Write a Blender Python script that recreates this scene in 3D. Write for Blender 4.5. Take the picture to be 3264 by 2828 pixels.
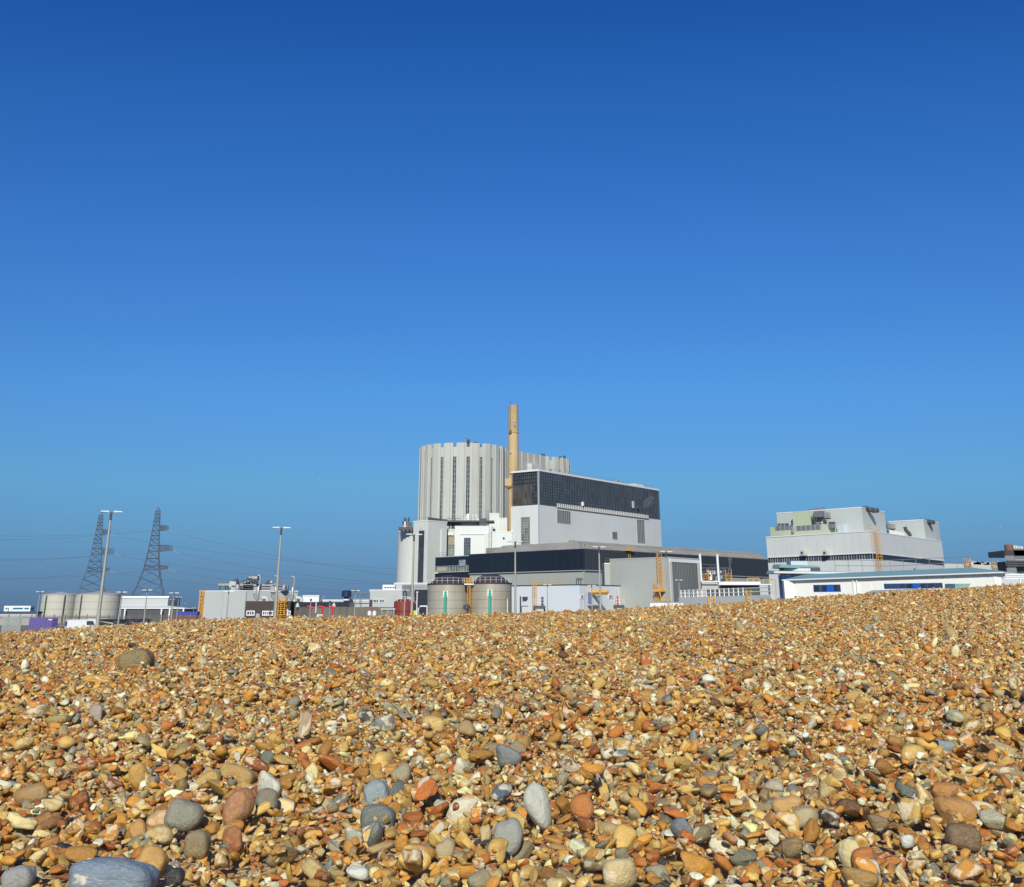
import bpy, bmesh, math, random
import numpy as np
from mathutils import Vector, Matrix, Euler, noise as mnoise

for _o in list(bpy.data.objects):
    bpy.data.objects.remove(_o)
random.seed(7)
rng = np.random.default_rng(7)
SC = bpy.context.scene
COL = SC.collection

# ------------------------------------------------------------------ camera
# portrait 2:3 frame whose top was cropped: the optical axis passes above the picture's middle
F_PX, PPX, PPY, HORIZON = 3770.0, 1632.0, 380.0, 1950.0
PITCH = math.atan((HORIZON - PPY) / F_PX)
CAM_Z = 3.2
cam_data = bpy.data.cameras.new('camera')
cam = bpy.data.objects.new('camera', cam_data)
COL.objects.link(cam)
cam.location = (0, 0, CAM_Z)
cam.rotation_euler = (math.radians(90) + PITCH, 0, 0)
cam_data.sensor_fit = 'HORIZONTAL'
cam_data.sensor_width = 36.0
cam_data.lens = 36.0 * F_PX / 3264.0
cam_data.shift_y = -(1414.0 - PPY) / 3264.0
cam_data.clip_start = 0.1
cam_data.clip_end = 20000
SC.camera = cam

# ------------------------------------------------------------------ sky and sun
SUN_EL = math.radians(30)
SUN_BACK = math.radians(4)          # sun stands behind the camera, this far to the left
to_sun = Vector((-math.sin(SUN_BACK) * math.cos(SUN_EL), -math.cos(SUN_BACK) * math.cos(SUN_EL), math.sin(SUN_EL)))
world = bpy.data.worlds.new('World')
SC.world = world
world.use_nodes = True
wn, wl = world.node_tree.nodes, world.node_tree.links
wn.clear()
w_out = wn.new('ShaderNodeOutputWorld')
w_bg = wn.new('ShaderNodeBackground')
w_bg.inputs['Strength'].default_value = 0.106
sky = wn.new('ShaderNodeTexSky')
sky.sky_type = 'NISHITA'
sky.sun_disc = False
sky.sun_elevation = SUN_EL
sky.sun_rotation = math.atan2(to_sun.x, to_sun.y)
sky.altitude = 0
sky.air_density = 1.0
sky.dust_density = 0.4
sky.ozone_density = 3.0
# the clear winter sky deepens upward and turns slate blue in the sea haze: a tint by elevation only
w_tc = wn.new('ShaderNodeTexCoord')
w_sep = wn.new('ShaderNodeSeparateXYZ')
w_ramp = wn.new('ShaderNodeValToRGB')
w_mul = wn.new('ShaderNodeMix')
w_mul.data_type = 'RGBA'
w_mul.blend_type = 'MULTIPLY'
w_mul.inputs[0].default_value = 1.0
wl.new(w_tc.outputs['Generated'], w_sep.inputs[0])
wl.new(w_sep.outputs['Z'], w_ramp.inputs[0])
cr = w_ramp.color_ramp
SKY_TINT = [(0.0, (0.149, 0.291, 0.640)),
            (0.0114, (0.144, 0.284, 0.630)),
            (0.0344, (0.167, 0.324, 0.652)),
            (0.0578, (0.197, 0.392, 0.684)),
            (0.0935, (0.246, 0.495, 0.747)),
            (0.13, (0.258, 0.523, 0.833)),
            (0.167, (0.257, 0.555, 0.910)),
            (0.2295, (0.232, 0.537, 0.941)),
            (0.2799, (0.215, 0.533, 0.978)),
            (0.3795, (0.157, 0.491, 0.983)),
            (0.4705, (0.108, 0.425, 0.938)),
            (1.0, (0.108, 0.425, 0.938))]
while len(cr.elements) < len(SKY_TINT):
    cr.elements.new(0.5)
for el, (p, c) in zip(cr.elements, SKY_TINT):
    el.position = p
    el.color = (*c, 1)
wl.new(sky.outputs[0], w_mul.inputs['A'])
wl.new(w_ramp.outputs[0], w_mul.inputs['B'])
wl.new(w_mul.outputs['Result'], w_bg.inputs['Color'])
wl.new(w_bg.outputs[0], w_out.inputs[0])

sun_data = bpy.data.lights.new('sun', 'SUN')
sun = bpy.data.objects.new('sun', sun_data)
COL.objects.link(sun)
sun.location = (-40, -60, 60)
sun_data.energy = 4.3
sun_data.angle = math.radians(0.53)
sun_data.color = (1.0, 0.955, 0.83)
sun.rotation_euler = to_sun.to_track_quat('Z', 'Y').to_euler()

SC.view_settings.view_transform = 'Standard'
SC.view_settings.look = 'None'
SC.view_settings.exposure = 0.0
SC.view_settings.gamma = 1.0
SC.view_settings.use_curve_mapping = False
SC.render.engine = 'CYCLES'
SC.cycles.use_denoising = True
SC.cycles.max_bounces = 5
SC.cycles.diffuse_bounces = 3
SC.cycles.glossy_bounces = 3
SC.cycles.transmission_bounces = 3
SC.cycles.transparent_max_bounces = 8
SC.cycles.caustics_reflective = False
SC.cycles.caustics_refractive = False

# ------------------------------------------------------------------ pixel -> place
def ray(px, py):
    x = (px - PPX) / F_PX
    y = -(py - PPY) / F_PX
    c, s = math.cos(PITCH), math.sin(PITCH)
    return Vector((x, c - y * s, s + y * c))
def at(px, py, Y):
    d = ray(px, py)
    return d * (Y / d.y) + Vector((0, 0, CAM_Z))
def at_height(px, py, z):
    d = ray(px, py)
    return d * ((z - CAM_Z) / d.z) + Vector((0, 0, CAM_Z))
def zoom(ox, oy, s):
    return lambda x, y: (ox + x * s, oy + y * s)
Z1 = zoom(0, 1580, .2455); Z2 = zoom(380, 1580, .2455); Z3 = zoom(600, 1780, .3385); Z4 = zoom(1240, 1380, .335)
Z5 = zoom(1580, 1260, .3014); Z6 = zoom(1320, 1700, .3191); Z7 = zoom(1900, 1700, .2901); Z8 = zoom(2400, 1580, .4178)
Y1 = zoom(700, 1800, .2901); Y2 = zoom(1240, 1600, .15625); Y3 = zoom(1700, 1840, .1934); Y4 = zoom(2180, 1760, .1644)
Y5 = zoom(2480, 1600, .18375); Y6 = zoom(2440, 1760, .2031); Y7 = zoom(2840, 1720, .205); Y8 = zoom(240, 1880, .1934)

# ------------------------------------------------------------------ object helpers
def tag(o, label=None, cat=None, group=None, kind=None):
    if label: o['label'] = label
    if cat: o['category'] = cat
    if group: o['group'] = group
    if kind: o['kind'] = kind
    return o
def thing(name, loc, label, cat, group=None):
    o = bpy.data.objects.new(name, None)
    o.empty_display_size = 0.5
    COL.objects.link(o)
    o.location = loc
    return tag(o, label, cat, group)
def srgb(r, g, b):
    f = lambda c: (c / 255 / 12.92) if c / 255 <= 0.04045 else ((c / 255 + 0.055) / 1.055) ** 2.4
    return (f(r), f(g), f(b))

class MB:
    def __init__(self):
        self.v, self.f = [], []
    def add(self, vs, fs):
        n = len(self.v)
        self.v += [tuple(v) for v in vs]
        self.f += [tuple(i + n for i in f) for f in fs]
        return self
    def hexa(self, p):                  # p: 4 bottom then 4 top
        return self.add(p, [(0, 3, 2, 1), (4, 5, 6, 7), (0, 1, 5, 4), (1, 2, 6, 5), (2, 3, 7, 6), (3, 0, 4, 7)])
    def box(self, c, sx, sy, sz, rz=0):  # c = centre of base
        c = Vector(c)
        q = Matrix.Rotation(rz, 3, 'Z')
        b = [c + q @ Vector((x * sx / 2, y * sy / 2, 0)) for x, y in ((-1, -1), (1, -1), (1, 1), (-1, 1))]
        return self.hexa(b + [p + Vector((0, 0, sz)) for p in b])
    def prism(self, plan, z0, z1):
        n = len(plan)
        vs = [(p[0], p[1], z0) for p in plan] + [(p[0], p[1], z1) for p in plan]
        fs = [tuple(reversed(range(n))), tuple(range(n, 2 * n))]
        fs += [(i, (i + 1) % n, n + (i + 1) % n, n + i) for i in range(n)]
        return self.add(vs, fs)
    def tube(self, pts, r, n=6, r1=None, cap=True):
        pts = [Vector(p) for p in pts]
        rings = []
        for i, p in enumerate(pts):
            a = pts[max(i - 1, 0)]; b = pts[min(i + 1, len(pts) - 1)]
            t = (b - a).normalized()
            u = t.cross(Vector((0, 0, 1)) if abs(t.z) < 0.9 else Vector((1, 0, 0))).normalized()
            w = t.cross(u)
            rr = r if r1 is None else r + (r1 - r) * i / (len(pts) - 1)
            rings.append([p + (u * math.cos(2 * math.pi * k / n) + w * math.sin(2 * math.pi * k / n)) * rr for k in range(n)])
        vs = [v for ring in rings for v in ring]
        fs = []
        for i in range(len(rings) - 1):
            for k in range(n):
                fs.append((i * n + k, i * n + (k + 1) % n, (i + 1) * n + (k + 1) % n, (i + 1) * n + k))
        if cap:
            fs.append(tuple(range(n - 1, -1, -1)))
            fs.append(tuple((len(rings) - 1) * n + k for k in range(n)))
        return self.add(vs, fs)
    def bar(self, a, b, w, h=None):     # square bar
        return self.tube([a, b], w * 0.7071, 4)
    def lathe(self, c, prof, n=48, a0=0, a1=2 * math.pi):
        c = Vector(c)
        full = abs(a1 - a0 - 2 * math.pi) < 1e-6
        m = n if full else n + 1
        vs = [c + Vector((r * math.cos(a0 + (a1 - a0) * k / n), r * math.sin(a0 + (a1 - a0) * k / n), z)) for r, z in prof for k in range(m)]
        fs = []
        for i in range(len(prof) - 1):
            for k in range(n):
                k2 = (k + 1) % m
                fs.append((i * m + k, i * m + k2, (i + 1) * m + k2, (i + 1) * m + k))
        return self.add(vs, fs)
    def build(self, name, mat, parent=None, smooth=False):
        off = parent_off(parent)
        me = bpy.data.meshes.new(name)
        me.from_pydata([(x - off.x, y - off.y, z - off.z) for x, y, z in self.v], [], self.f)
        me.update()
        bm = bmesh.new(); bm.from_mesh(me)
        bmesh.ops.recalc_face_normals(bm, faces=bm.faces)
        bm.to_mesh(me); bm.free()
        if mat: me.materials.append(mat)
        if smooth:
            for p in me.polygons: p.use_smooth = True
            try: me.set_sharp_from_angle(angle=math.radians(40))
            except Exception: pass
        o = bpy.data.objects.new(name, me)
        COL.objects.link(o)
        if parent: o.parent = parent
        return o
def parent_off(p):
    off = Vector((0, 0, 0))
    while p is not None:
        off += Vector(p.location)
        p = p.parent
    return off

class Wall:
    """a vertical wall from plan point a (left as seen) to b (right as seen)"""
    def __init__(self, a, b):
        self.a = Vector((a[0], a[1])); self.b = Vector((b[0], b[1]))
        d = self.b - self.a
        self.len = d.length
        self.d = d.normalized()
        self.n = Vector((self.d.y, -self.d.x))
        if self.n.dot(-self.a) < 0: self.n = -self.n
    def uv(self, p):
        r = ray(*p)
        t = self.a.dot(self.n) / (r.x * self.n.x + r.y * self.n.y)
        q = r * t
        return (Vector((q.x, q.y)) - self.a).dot(self.d), q.z + CAM_Z
    def pt(self, s, z, out=0):
        q = self.a + self.d * s + self.n * out
        return Vector((q.x, q.y, z))
    def slab(self, mb, s0, s1, z0, z1, o0=-.02, o1=.05):
        return mb.hexa([self.pt(s0, z0, o1), self.pt(s1, z0, o1), self.pt(s1, z0, o0), self.pt(s0, z0, o0),
                        self.pt(s0, z1, o1), self.pt(s1, z1, o1), self.pt(s1, z1, o0), self.pt(s0, z1, o0)])
    def rect(self, p, q):                # two pixels -> s0, s1, z0, z1
        s0, za = self.uv(p); s1, zb = self.uv(q)
        return min(s0, s1), max(s0, s1), min(za, zb), max(za, zb)

# ------------------------------------------------------------------ materials
MATS = {}
def nodes_of(name):
    m = bpy.data.materials.new(name)
    m.use_nodes = True
    nt = m.node_tree
    return m, nt, nt.nodes, nt.links, nt.nodes['Principled BSDF']
def mixrgb(nt, a, b, fac, mode='MIX'):
    n = nt.nodes.new('ShaderNodeMix'); n.data_type = 'RGBA'; n.blend_type = mode
    for sock, val in ((n.inputs['A'], a), (n.inputs['B'], b), (n.inputs[0], fac)):
        if hasattr(val, 'is_output'): nt.links.new(val, sock)
        elif isinstance(val, (int, float)): sock.default_value = val
        else: sock.default_value = (*val, 1) if len(val) == 3 else val
    return n.outputs['Result']
def mathn(nt, op, a, b=None, c=None):
    n = nt.nodes.new('ShaderNodeMath'); n.operation = op
    for i, val in enumerate((a, b, c)):
        if val is None: continue
        if hasattr(val, 'is_output'): nt.links.new(val, n.inputs[i])
        else: n.inputs[i].default_value = val
    return n.outputs[0]
def noise_tex(nt, vec, scale, detail=4, rough=.55, dist=0):
    n = nt.nodes.new('ShaderNodeTexNoise')
    n.inputs['Scale'].default_value = scale; n.inputs['Detail'].default_value = detail
    n.inputs['Roughness'].default_value = rough; n.inputs['Distortion'].default_value = dist
    nt.links.new(vec, n.inputs['Vector'])
    return n
def ramp(nt, val, stops):
    n = nt.nodes.new('ShaderNodeMapRange'); n.clamp = True
    n.inputs['From Min'].default_value, n.inputs['From Max'].default_value = stops
    nt.links.new(val, n.inputs['Value'])
    return n.outputs[0]
def scaled_pos(nt, sx, sy, sz):
    g = nt.nodes.new('ShaderNodeNewGeometry')
    m = nt.nodes.new('ShaderNodeVectorMath'); m.operation = 'MULTIPLY'
    nt.links.new(g.outputs['Position'], m.inputs[0]); m.inputs[1].default_value = (sx, sy, sz)
    return m.outputs[0]
def paint(key, rgb, rough=.6, metal=0, stain=.25, stain_rgb=None, streak=True, ribs=0, scale=1.0, spec=.4, relief=.3):
    """painted or clad surface: blotches, downward dirt streaks and, where ribs > 0, corrugation of that pitch"""
    if key in MATS: return MATS[key]
    m, nt, N, L, b = nodes_of(key)
    p1 = scaled_pos(nt, .09 * scale, .09 * scale, .09 * scale)
    p2 = scaled_pos(nt, 1.1 * scale, 1.1 * scale, .05 * scale)
    n1 = noise_tex(nt, p1, 1.0, 6, .6)
    n2 = noise_tex(nt, p2, 1.0, 5, .6)
    p3 = scaled_pos(nt, 1, 1, 1)
    n3 = noise_tex(nt, p3, 1.7 * scale, 6, .65)
    srgbc = stain_rgb or tuple(c * .62 for c in rgb)
    f1 = mathn(nt, 'MULTIPLY', ramp(nt, n1.outputs[0], (.42, .75)), stain)
    c = mixrgb(nt, rgb, srgbc, f1)
    if streak:
        f2 = mathn(nt, 'MULTIPLY', ramp(nt, n2.outputs[0], (.52, .8)), stain * 1.3)
        c = mixrgb(nt, c, srgbc, f2)
    f3 = mathn(nt, 'MULTIPLY', ramp(nt, n3.outputs[0], (.5, .8)), stain * .5)
    c = mixrgb(nt, c, tuple(x * .8 for x in rgb), f3)
    L.new(c, b.inputs['Base Color'])
    b.inputs['Roughness'].default_value = rough
    b.inputs['Metallic'].default_value = metal
    b.inputs['Specular IOR Level'].default_value = spec
    bmp = N.new('ShaderNodeBump'); bmp.inputs['Strength'].default_value = relief * .5; bmp.inputs['Distance'].default_value = .05
    L.new(n3.outputs[0], bmp.inputs['Height'])
    nrm = bmp.outputs[0]
    if ribs > 0:
        w = N.new('ShaderNodeTexWave'); w.wave_type = 'BANDS'; w.bands_direction = 'X'
        g = N.new('ShaderNodeNewGeometry'); mp = N.new('ShaderNodeMapping')
        L.new(g.outputs['Position'], mp.inputs[0]); mp.inputs['Rotation'].default_value = (0, 0, math.radians(8))
        L.new(mp.outputs[0], w.inputs[0]); w.inputs['Scale'].default_value = .314 / ribs
        b2 = N.new('ShaderNodeBump'); b2.inputs['Strength'].default_value = relief; b2.inputs['Distance'].default_value = .06
        L.new(w.outputs[0], b2.inputs['Height']); L.new(nrm, b2.inputs['Normal']); nrm = b2.outputs[0]
    L.new(nrm, b.inputs['Normal'])
    MATS[key] = m
    return m
def glass_dark(key, rgb=(.02, .03, .045), rough=.12, var=.6):
    if key in MATS: return MATS[key]
    m, nt, N, L, b = nodes_of(key)
    p = scaled_pos(nt, .9, .9, .5)
    n = N.new('ShaderNodeTexWhiteNoise')
    sn = N.new('ShaderNodeVectorMath'); sn.operation = 'FLOOR'
    L.new(p, sn.inputs[0]); L.new(sn.outputs[0], n.inputs[0])
    c = mixrgb(nt, rgb, tuple(x * 2.6 + .01 for x in rgb), mathn(nt, 'MULTIPLY', n.outputs['Value'], var))
    L.new(c, b.inputs['Base Color'])
    b.inputs['Roughness'].default_value = rough
    b.inputs['Specular IOR Level'].default_value = .5
    MATS[key] = m
    return m
# ================================================================== the power station
M_WHITE = paint('white_cladding', (.68, .70, .66), .55, stain=.24, stain_rgb=(.50, .47, .40), ribs=.6, relief=.12)
M_WHITE2 = paint('white_cladding_weathered', (.63, .65, .60), .6, stain=.3, stain_rgb=(.46, .43, .36), ribs=.9, relief=.12)
M_RIB = paint('ribbed_concrete_panel', (.50, .505, .455), .75, stain=.34, stain_rgb=(.38, .35, .27))
M_RIB2 = paint('panel_edge_concrete', (.56, .565, .52), .75, stain=.2)
M_GREYW = paint('grey_green_cladding', (.40, .42, .38), .6, stain=.18, ribs=.5, relief=.2)
M_BLACK = paint('black_cladding', (.013, .019, .029), .32, stain=.5, stain_rgb=(.02, .028, .04), ribs=.7, relief=.3, spec=.5)
M_LITBLACK_SLATE = paint('lit_black_and_slate', (.042, .048, .058), .45, stain=.4, ribs=.7, relief=.25, spec=.5)  # lighter lit copy of the black cladding; also the rig deck's own slate
M_GLASS = glass_dark('dark_glazing', (.024, .032, .042), .14, .9)
M_GLASSB = glass_dark('brown_glazing', (.05, .042, .032), .15, .8)
M_GLASSG = glass_dark('greenish_glazing', (.10, .115, .09), .15, .8)
M_MULL = paint('pale_mullion', (.42, .43, .42), .5, stain=.1, streak=False)
M_MULLD = paint('grey_mullion', (.20, .22, .235), .5, stain=.1, streak=False)
M_TAN = paint('tan_concrete', (.57, .42, .22), .85, stain=.35, stain_rgb=(.36, .23, .10), scale=1.6)
M_TAND = paint('stained_tan_concrete', (.49, .35, .18), .85, stain=.5, stain_rgb=(.2, .13, .07), scale=1.6)
M_STEEL = paint('galvanised_steel', (.36, .37, .37), .5, .3, stain=.3, scale=3)
M_MULLK = paint('dark_mullion', (.085, .10, .115), .45, stain=.1, streak=False)
M_STEELD = paint('dark_steel', (.085, .09, .095), .6, .2, stain=.4, scale=3)
M_POLE = paint('lamp_post_steel', (.40, .39, .34), .55, .2, stain=.25, scale=4)
M_LAMP = paint('lamp_head_white', (.66, .66, .62), .4, stain=.05, streak=False)
M_ORANGE = paint('orange_paint', (.80, .40, .06), .5, stain=.2, stain_rgb=(.55, .27, .05), scale=3)
M_YELLOW = paint('faded_yellow_paint', (.72, .42, .10), .55, stain=.2, scale=3)
M_RAILW = paint('white_rail_paint', (.78, .78, .76), .5, stain=.05, streak=False)
M_TANKM = paint('stainless_tank', (.47, .44, .35), .42, .25, stain=.45, stain_rgb=(.30, .20, .10), scale=1.4, spec=.5)
M_DOME = paint('dome_roof_purple', (.060, .046, .052), .55, stain=.4, scale=1.5)
M_GREEN = paint('green_pipe', (.04, .42, .27), .4, stain=.15, scale=3)
M_RED = paint('red_oxide', (.27, .045, .028), .55, stain=.3, stain_rgb=(.14, .03, .02), scale=2)
M_REDB = paint('bright_red_paint', (.6, .03, .04), .45, stain=.1)
M_CREAMT = paint('cream_tank', (.52, .51, .425), .6, stain=.25, stain_rgb=(.42, .39, .30), scale=1.3)
M_TANKRF = paint('tank_roof_grey', (.46, .46, .43), .7, stain=.3)
M_BRICKD = paint('dark_brown_brick', (.068, .056, .050), .85, stain=.35, scale=3, streak=False)
M_CONC = paint('weathered_concrete_wall', (.23, .205, .16), .9, stain=.6, stain_rgb=(.11, .095, .075), scale=1.8)
M_ROOFA = paint('asbestos_roof', (.34, .33, .29), .9, stain=.55, stain_rgb=(.20, .18, .15), scale=1.6)
M_GREYC = paint('grey_cladding', (.45, .475, .455), .6, stain=.12, ribs=.6, relief=.15)
M_TEAL = paint('teal_roof_sheet', (.26, .42, .39), .45, stain=.2, ribs=.5, relief=.2)
M_TEALB = paint('pale_blue_cladding', (.50, .58, .62), .5, stain=.1)
M_CREAMP = paint('cream_wall_panel', (.86, .85, .76), .6, stain=.06, streak=False)
M_CREAMJ = paint('panel_joint_cream', (.88, .88, .80), .6, stain=.03, streak=False)
M_BLUE = paint('blue_frame', (.02, .10, .42), .4, stain=.06, streak=False)
M_BLUEP = paint('blue_infill_panel', (.02, .11, .50), .4, stain=.06, streak=False)
M_PALEG = paint('pale_green_cladding', (.46, .52, .36), .6, stain=.2)
M_LOUVRE = paint('grey_louvre', (.17, .18, .19), .5, stain=.15, ribs=.35, relief=.8)
M_LOUVG = paint('green_grey_louvre', (.085, .10, .09), .5, stain=.2, ribs=.4, relief=.8)
M_PURPLE = paint('purple_container', (.15, .12, .33), .5, stain=.15)
M_CARW = paint('white_car_paint', (.80, .80, .80), .3, stain=.02, streak=False, spec=.5, relief=.02)
M_CARD = paint('dark_blue_car_paint', (.015, .02, .035), .25, stain=.05, streak=False, spec=.5, relief=.02)
M_CARC = paint('cream_van_paint', (.62, .60, .52), .35, stain=.05, streak=False, relief=.02)
M_RUBBER = paint('tyre_rubber', (.02, .02, .02), .8, stain=.1, streak=False)
M_PYLON = paint('haze_tinted_pylon_steel', (.115, .145, .185), .7, .0, stain=.2, scale=2)  # blue of the distant haze mixed into the steel colour
M_RUST = paint('rusty_steel', (.25, .10, .05), .8, stain=.4, scale=3)
M_SIGN = paint('white_sign', (.82, .82, .82), .4, stain=.03, streak=False)

AZL, AZR = math.radians(-48), math.radians(38)
def along(C, px, az, py=1850):
    r = ray(px, py)
    dx, dy = math.sin(az), math.cos(az)
    # C + t*d parallel to r (in plan)
    t = (C[1] * r.x - C[0] * r.y) / (dx * r.y - dy * r.x)
    return Vector((C[0] + t * dx, C[1] + t * dy, C[2]))
def corner_plan(C, L, R):
    B = Vector(L) + Vector(R) - Vector(C)
    return [tuple(L[:2]), tuple(C[:2]), tuple(R[:2]), tuple(B[:2])]
def inset(plan, d):
    c = Vector((sum(p[0] for p in plan) / len(plan), sum(p[1] for p in plan) / len(plan)))
    return [tuple(Vector(p) + (c - Vector(p)).normalized() * d) for p in plan]
def front_plan(a, b, depth):             # a, b: left and right points facing the camera squarely
    return [(a[0], a[1]), (b[0], b[1]), (b[0], b[1] + depth), (a[0], a[1] + depth)]
def mid(plan): return Vector((sum(p[0] for p in plan) / len(plan), sum(p[1] for p in plan) / len(plan), 0))
def coping(plan, z, h, mat, parent, out=.12, name='parapet'):
    c = mid(plan)
    big = [tuple((Vector(p) + (Vector(p) - c.to_2d()).normalized() * out)) for p in plan]
    return MB().prism(big, z, z + h).build(name, mat, parent)
def rails(parent, pts, h=1.1, gap=2.0, mat=None, r=.035, post=True, name='railing'):
    pts = [Vector(p) for p in pts]
    m = MB()
    for k in (.5, 1.0):
        m.tube([p + Vector((0, 0, h * k)) for p in pts], r, 4)
    for a, b in zip(pts[:-1], pts[1:]):
        n = max(1, int((b - a).length / gap))
        for i in range(n + (b == pts[-1])):
            q = a.lerp(b, i / n)
            m.tube([q, q + Vector((0, 0, h))], r, 4)
    o = m.build(name, mat or M_STEEL, parent)
    return o
def ladder(parent, base, top_z, d, n, mat, w=.7, cage=True, th=.07, name='ladder'):
    """vertical ladder: base point, plan direction d of its width, outward n"""
    th *= .6; d = Vector((d[0], d[1], 0)); n = Vector((n[0], n[1], 0)); base = Vector(base) + n * .25
    rail_ = None
    for s in (-1, 1):
        a = base + d * s * w / 2
        o = MB().tube([a, Vector((a.x, a.y, top_z + 1.1))], th, 4).build(name if rail_ is None else 'rail', mat, parent if rail_ is None else rail_)
        rail_ = rail_ or o
    m = MB(); z = base.z + .3
    while z < top_z:
        m.tube([Vector((*(base - d * w / 2).xy, z)), Vector((*(base + d * w / 2).xy, z))], th * .55, 4); z += .45
    g = m.build('rungs', mat, rail_); g['kind'] = 'stuff'
    if cage and top_z - base.z > 3:
        m = MB(); z = base.z + 2.4
        while z < top_z + 1.0:
            m.tube([Vector((*(base + d * w * .55 * math.cos(a) + n * w * 1.1 * math.sin(a)).xy, z)) for a in np.linspace(0, math.pi, 7)], th * .55, 4, cap=False); z += 1.0
        for a in (math.pi * .25, math.pi * .5, math.pi * .75):
            q = base + d * w * .55 * math.cos(a) + n * w * 1.1 * math.sin(a)
            m.tube([Vector((q.x, q.y, base.z + 2.4)), Vector((q.x, q.y, top_z + 1.1))], th * .5, 4)
        g = m.build('cage_hoops', mat, rail_); g['kind'] = 'stuff'
    return rail_
def window(parent, W, p, q, glass, frame, nx=1, nz=1, bar=.12, depth=.25, name='window'):
    s0, s1, z0, z1 = W.rect(p, q)
    g = MB(); W.slab(g, s0, s1, z0, z1, -.3, .03); o = g.build(name, glass, parent)
    f = MB()
    for a, b, c, d in ((s0 - bar, s1 + bar, z1, z1 + bar), (s0 - bar, s1 + bar, z0 - bar, z0), (s0 - bar, s0, z0, z1), (s1, s1 + bar, z0, z1)):
        W.slab(f, a, b, c, d, -.1, .16)
    f.build('frame', frame, o)
    m = MB()
    for i in range(1, nx):
        s = s0 + (s1 - s0) * i / nx; W.slab(m, s - bar * .4, s + bar * .4, z0, z1, .0, .10)
    for i in range(1, nz):
        z = z0 + (z1 - z0) * i / nz; W.slab(m, s0, s1, z - bar * .4, z + bar * .4, .0, .085)
    if m.v: m.build('mullions', frame, o)['kind'] = 'stuff'
    return o

# ------------------------------------------------------------------ reactor building with two ribbed drums
NB, RD, ZT = 20, 17.4, 67.4
step = 2 * math.pi / NB
RW = 2 * RD * math.sin(step / 2)
def panel_mesh():
    w = RW * .77
    pl = [(-w / 2, -.4), (w / 2, -.4), (w / 2, .30), (w * .30, .52), (w * .28, .80), (-w * .28, .80), (-w * .30, .52), (-w / 2, .30)]
    m = MB().prism([(x, -y) for x, y in pl], 14, ZT)
    o = m.build('panel', M_RIB, None); me = o.data; bpy.data.objects.remove(o); return me
def strip_mesh(kind):
    w = RW * .25; m = MB()
    if kind == 'glass': m.box((0, .30, 14), w, .3, ZT - 19.5)
    elif kind == 'bars':
        for i in range(24): m.box((0, .12, 16 + i * 1.95), w, .14, .11)
        m.box((0, .10, 14), .16, .16, ZT - 19.5)
    else: m.box((0, .15, ZT - 5.5), w * 1.05, .5, 3.9)
    o = m.build('x', {'glass': M_GLASS, 'bars': M_MULL, 'head': M_RIB}[kind], None); me = o.data; bpy.data.objects.remove(o); return me
PM, GM, BM_, HM = panel_mesh(), strip_mesh('glass'), strip_mesh('bars'), strip_mesh('head')
def drum(cx, cy, label, a_off, roofbits):
    t = thing('reactor_building', (cx, cy, 0), label, 'reactor building', 'ribbed reactor drums')
    MB().lathe((cx, cy, 0), [(RD - .35, 0), (RD - .35, ZT - 1.6), (0, ZT - 1.6)], NB * 2).build('core', M_RIB2, t)
    for k in range(NB):
        a = a_off + k * step
        for me, nm, da, par in ((PM, 'panel', 0, None), (HM, 'lintel', step / 2, None), (GM, 'window', step / 2, None)):
            o = bpy.data.objects.new(nm, me); COL.objects.link(o); o.parent = t
            b = a + da
            o.location = (math.sin(b) * RD, -math.cos(b) * RD, 0); o.rotation_euler = (0, 0, b)
            if nm == 'window':
                c = bpy.data.objects.new('mullions', BM_); COL.objects.link(c); c.parent = o; c['kind'] = 'stuff'
    ring = [Vector((cx + math.cos(a) * (RD - 1.5), cy + math.sin(a) * (RD - 1.5), ZT - 1.6)) for a in np.linspace(0, 2 * math.pi, 41)]
    rails(t, ring, 1.3, 2.5)
    for (x, y, r, h) in roofbits:
        MB().lathe((x, y, ZT - 1.6), [(0, h), (r, h), (r, h * .6), (r * .6, h * .5), (r * .6, 0)], 14).build('roof_vent', M_STEELD, t, True)
    return t
d1 = drum(-20.9, 518.2, 'pale concrete reactor drum with tall ribs and window slits left of the tan chimney', .012, [(-18.2, 503, .7, 3.2), (-15.0, 504, 1.0, 2.3), (-28, 512, .5, 2.2), (-14, 512, .8, 2.4)])
MB().tube([(-18.9, 502, ZT - 1), (-18.9, 502, ZT + 2.0)], .12, 5).build('mast', M_STEEL, d1)
MB().lathe((-18.9, 502, ZT + 1.9), [(.2, 0), (.55, .1), (.65, .5), (.4, .9), (0, 1.0)], 12).build('radome', M_STEEL, d1, True)
d2 = drum(8.5, 563.5, 'pale concrete reactor drum with tall ribs rising behind the glazed turbine hall', .05, [(14, 550, .8, 3), (22, 556, .6, 2.6), (24, 560, .5, 3.4)])
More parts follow.
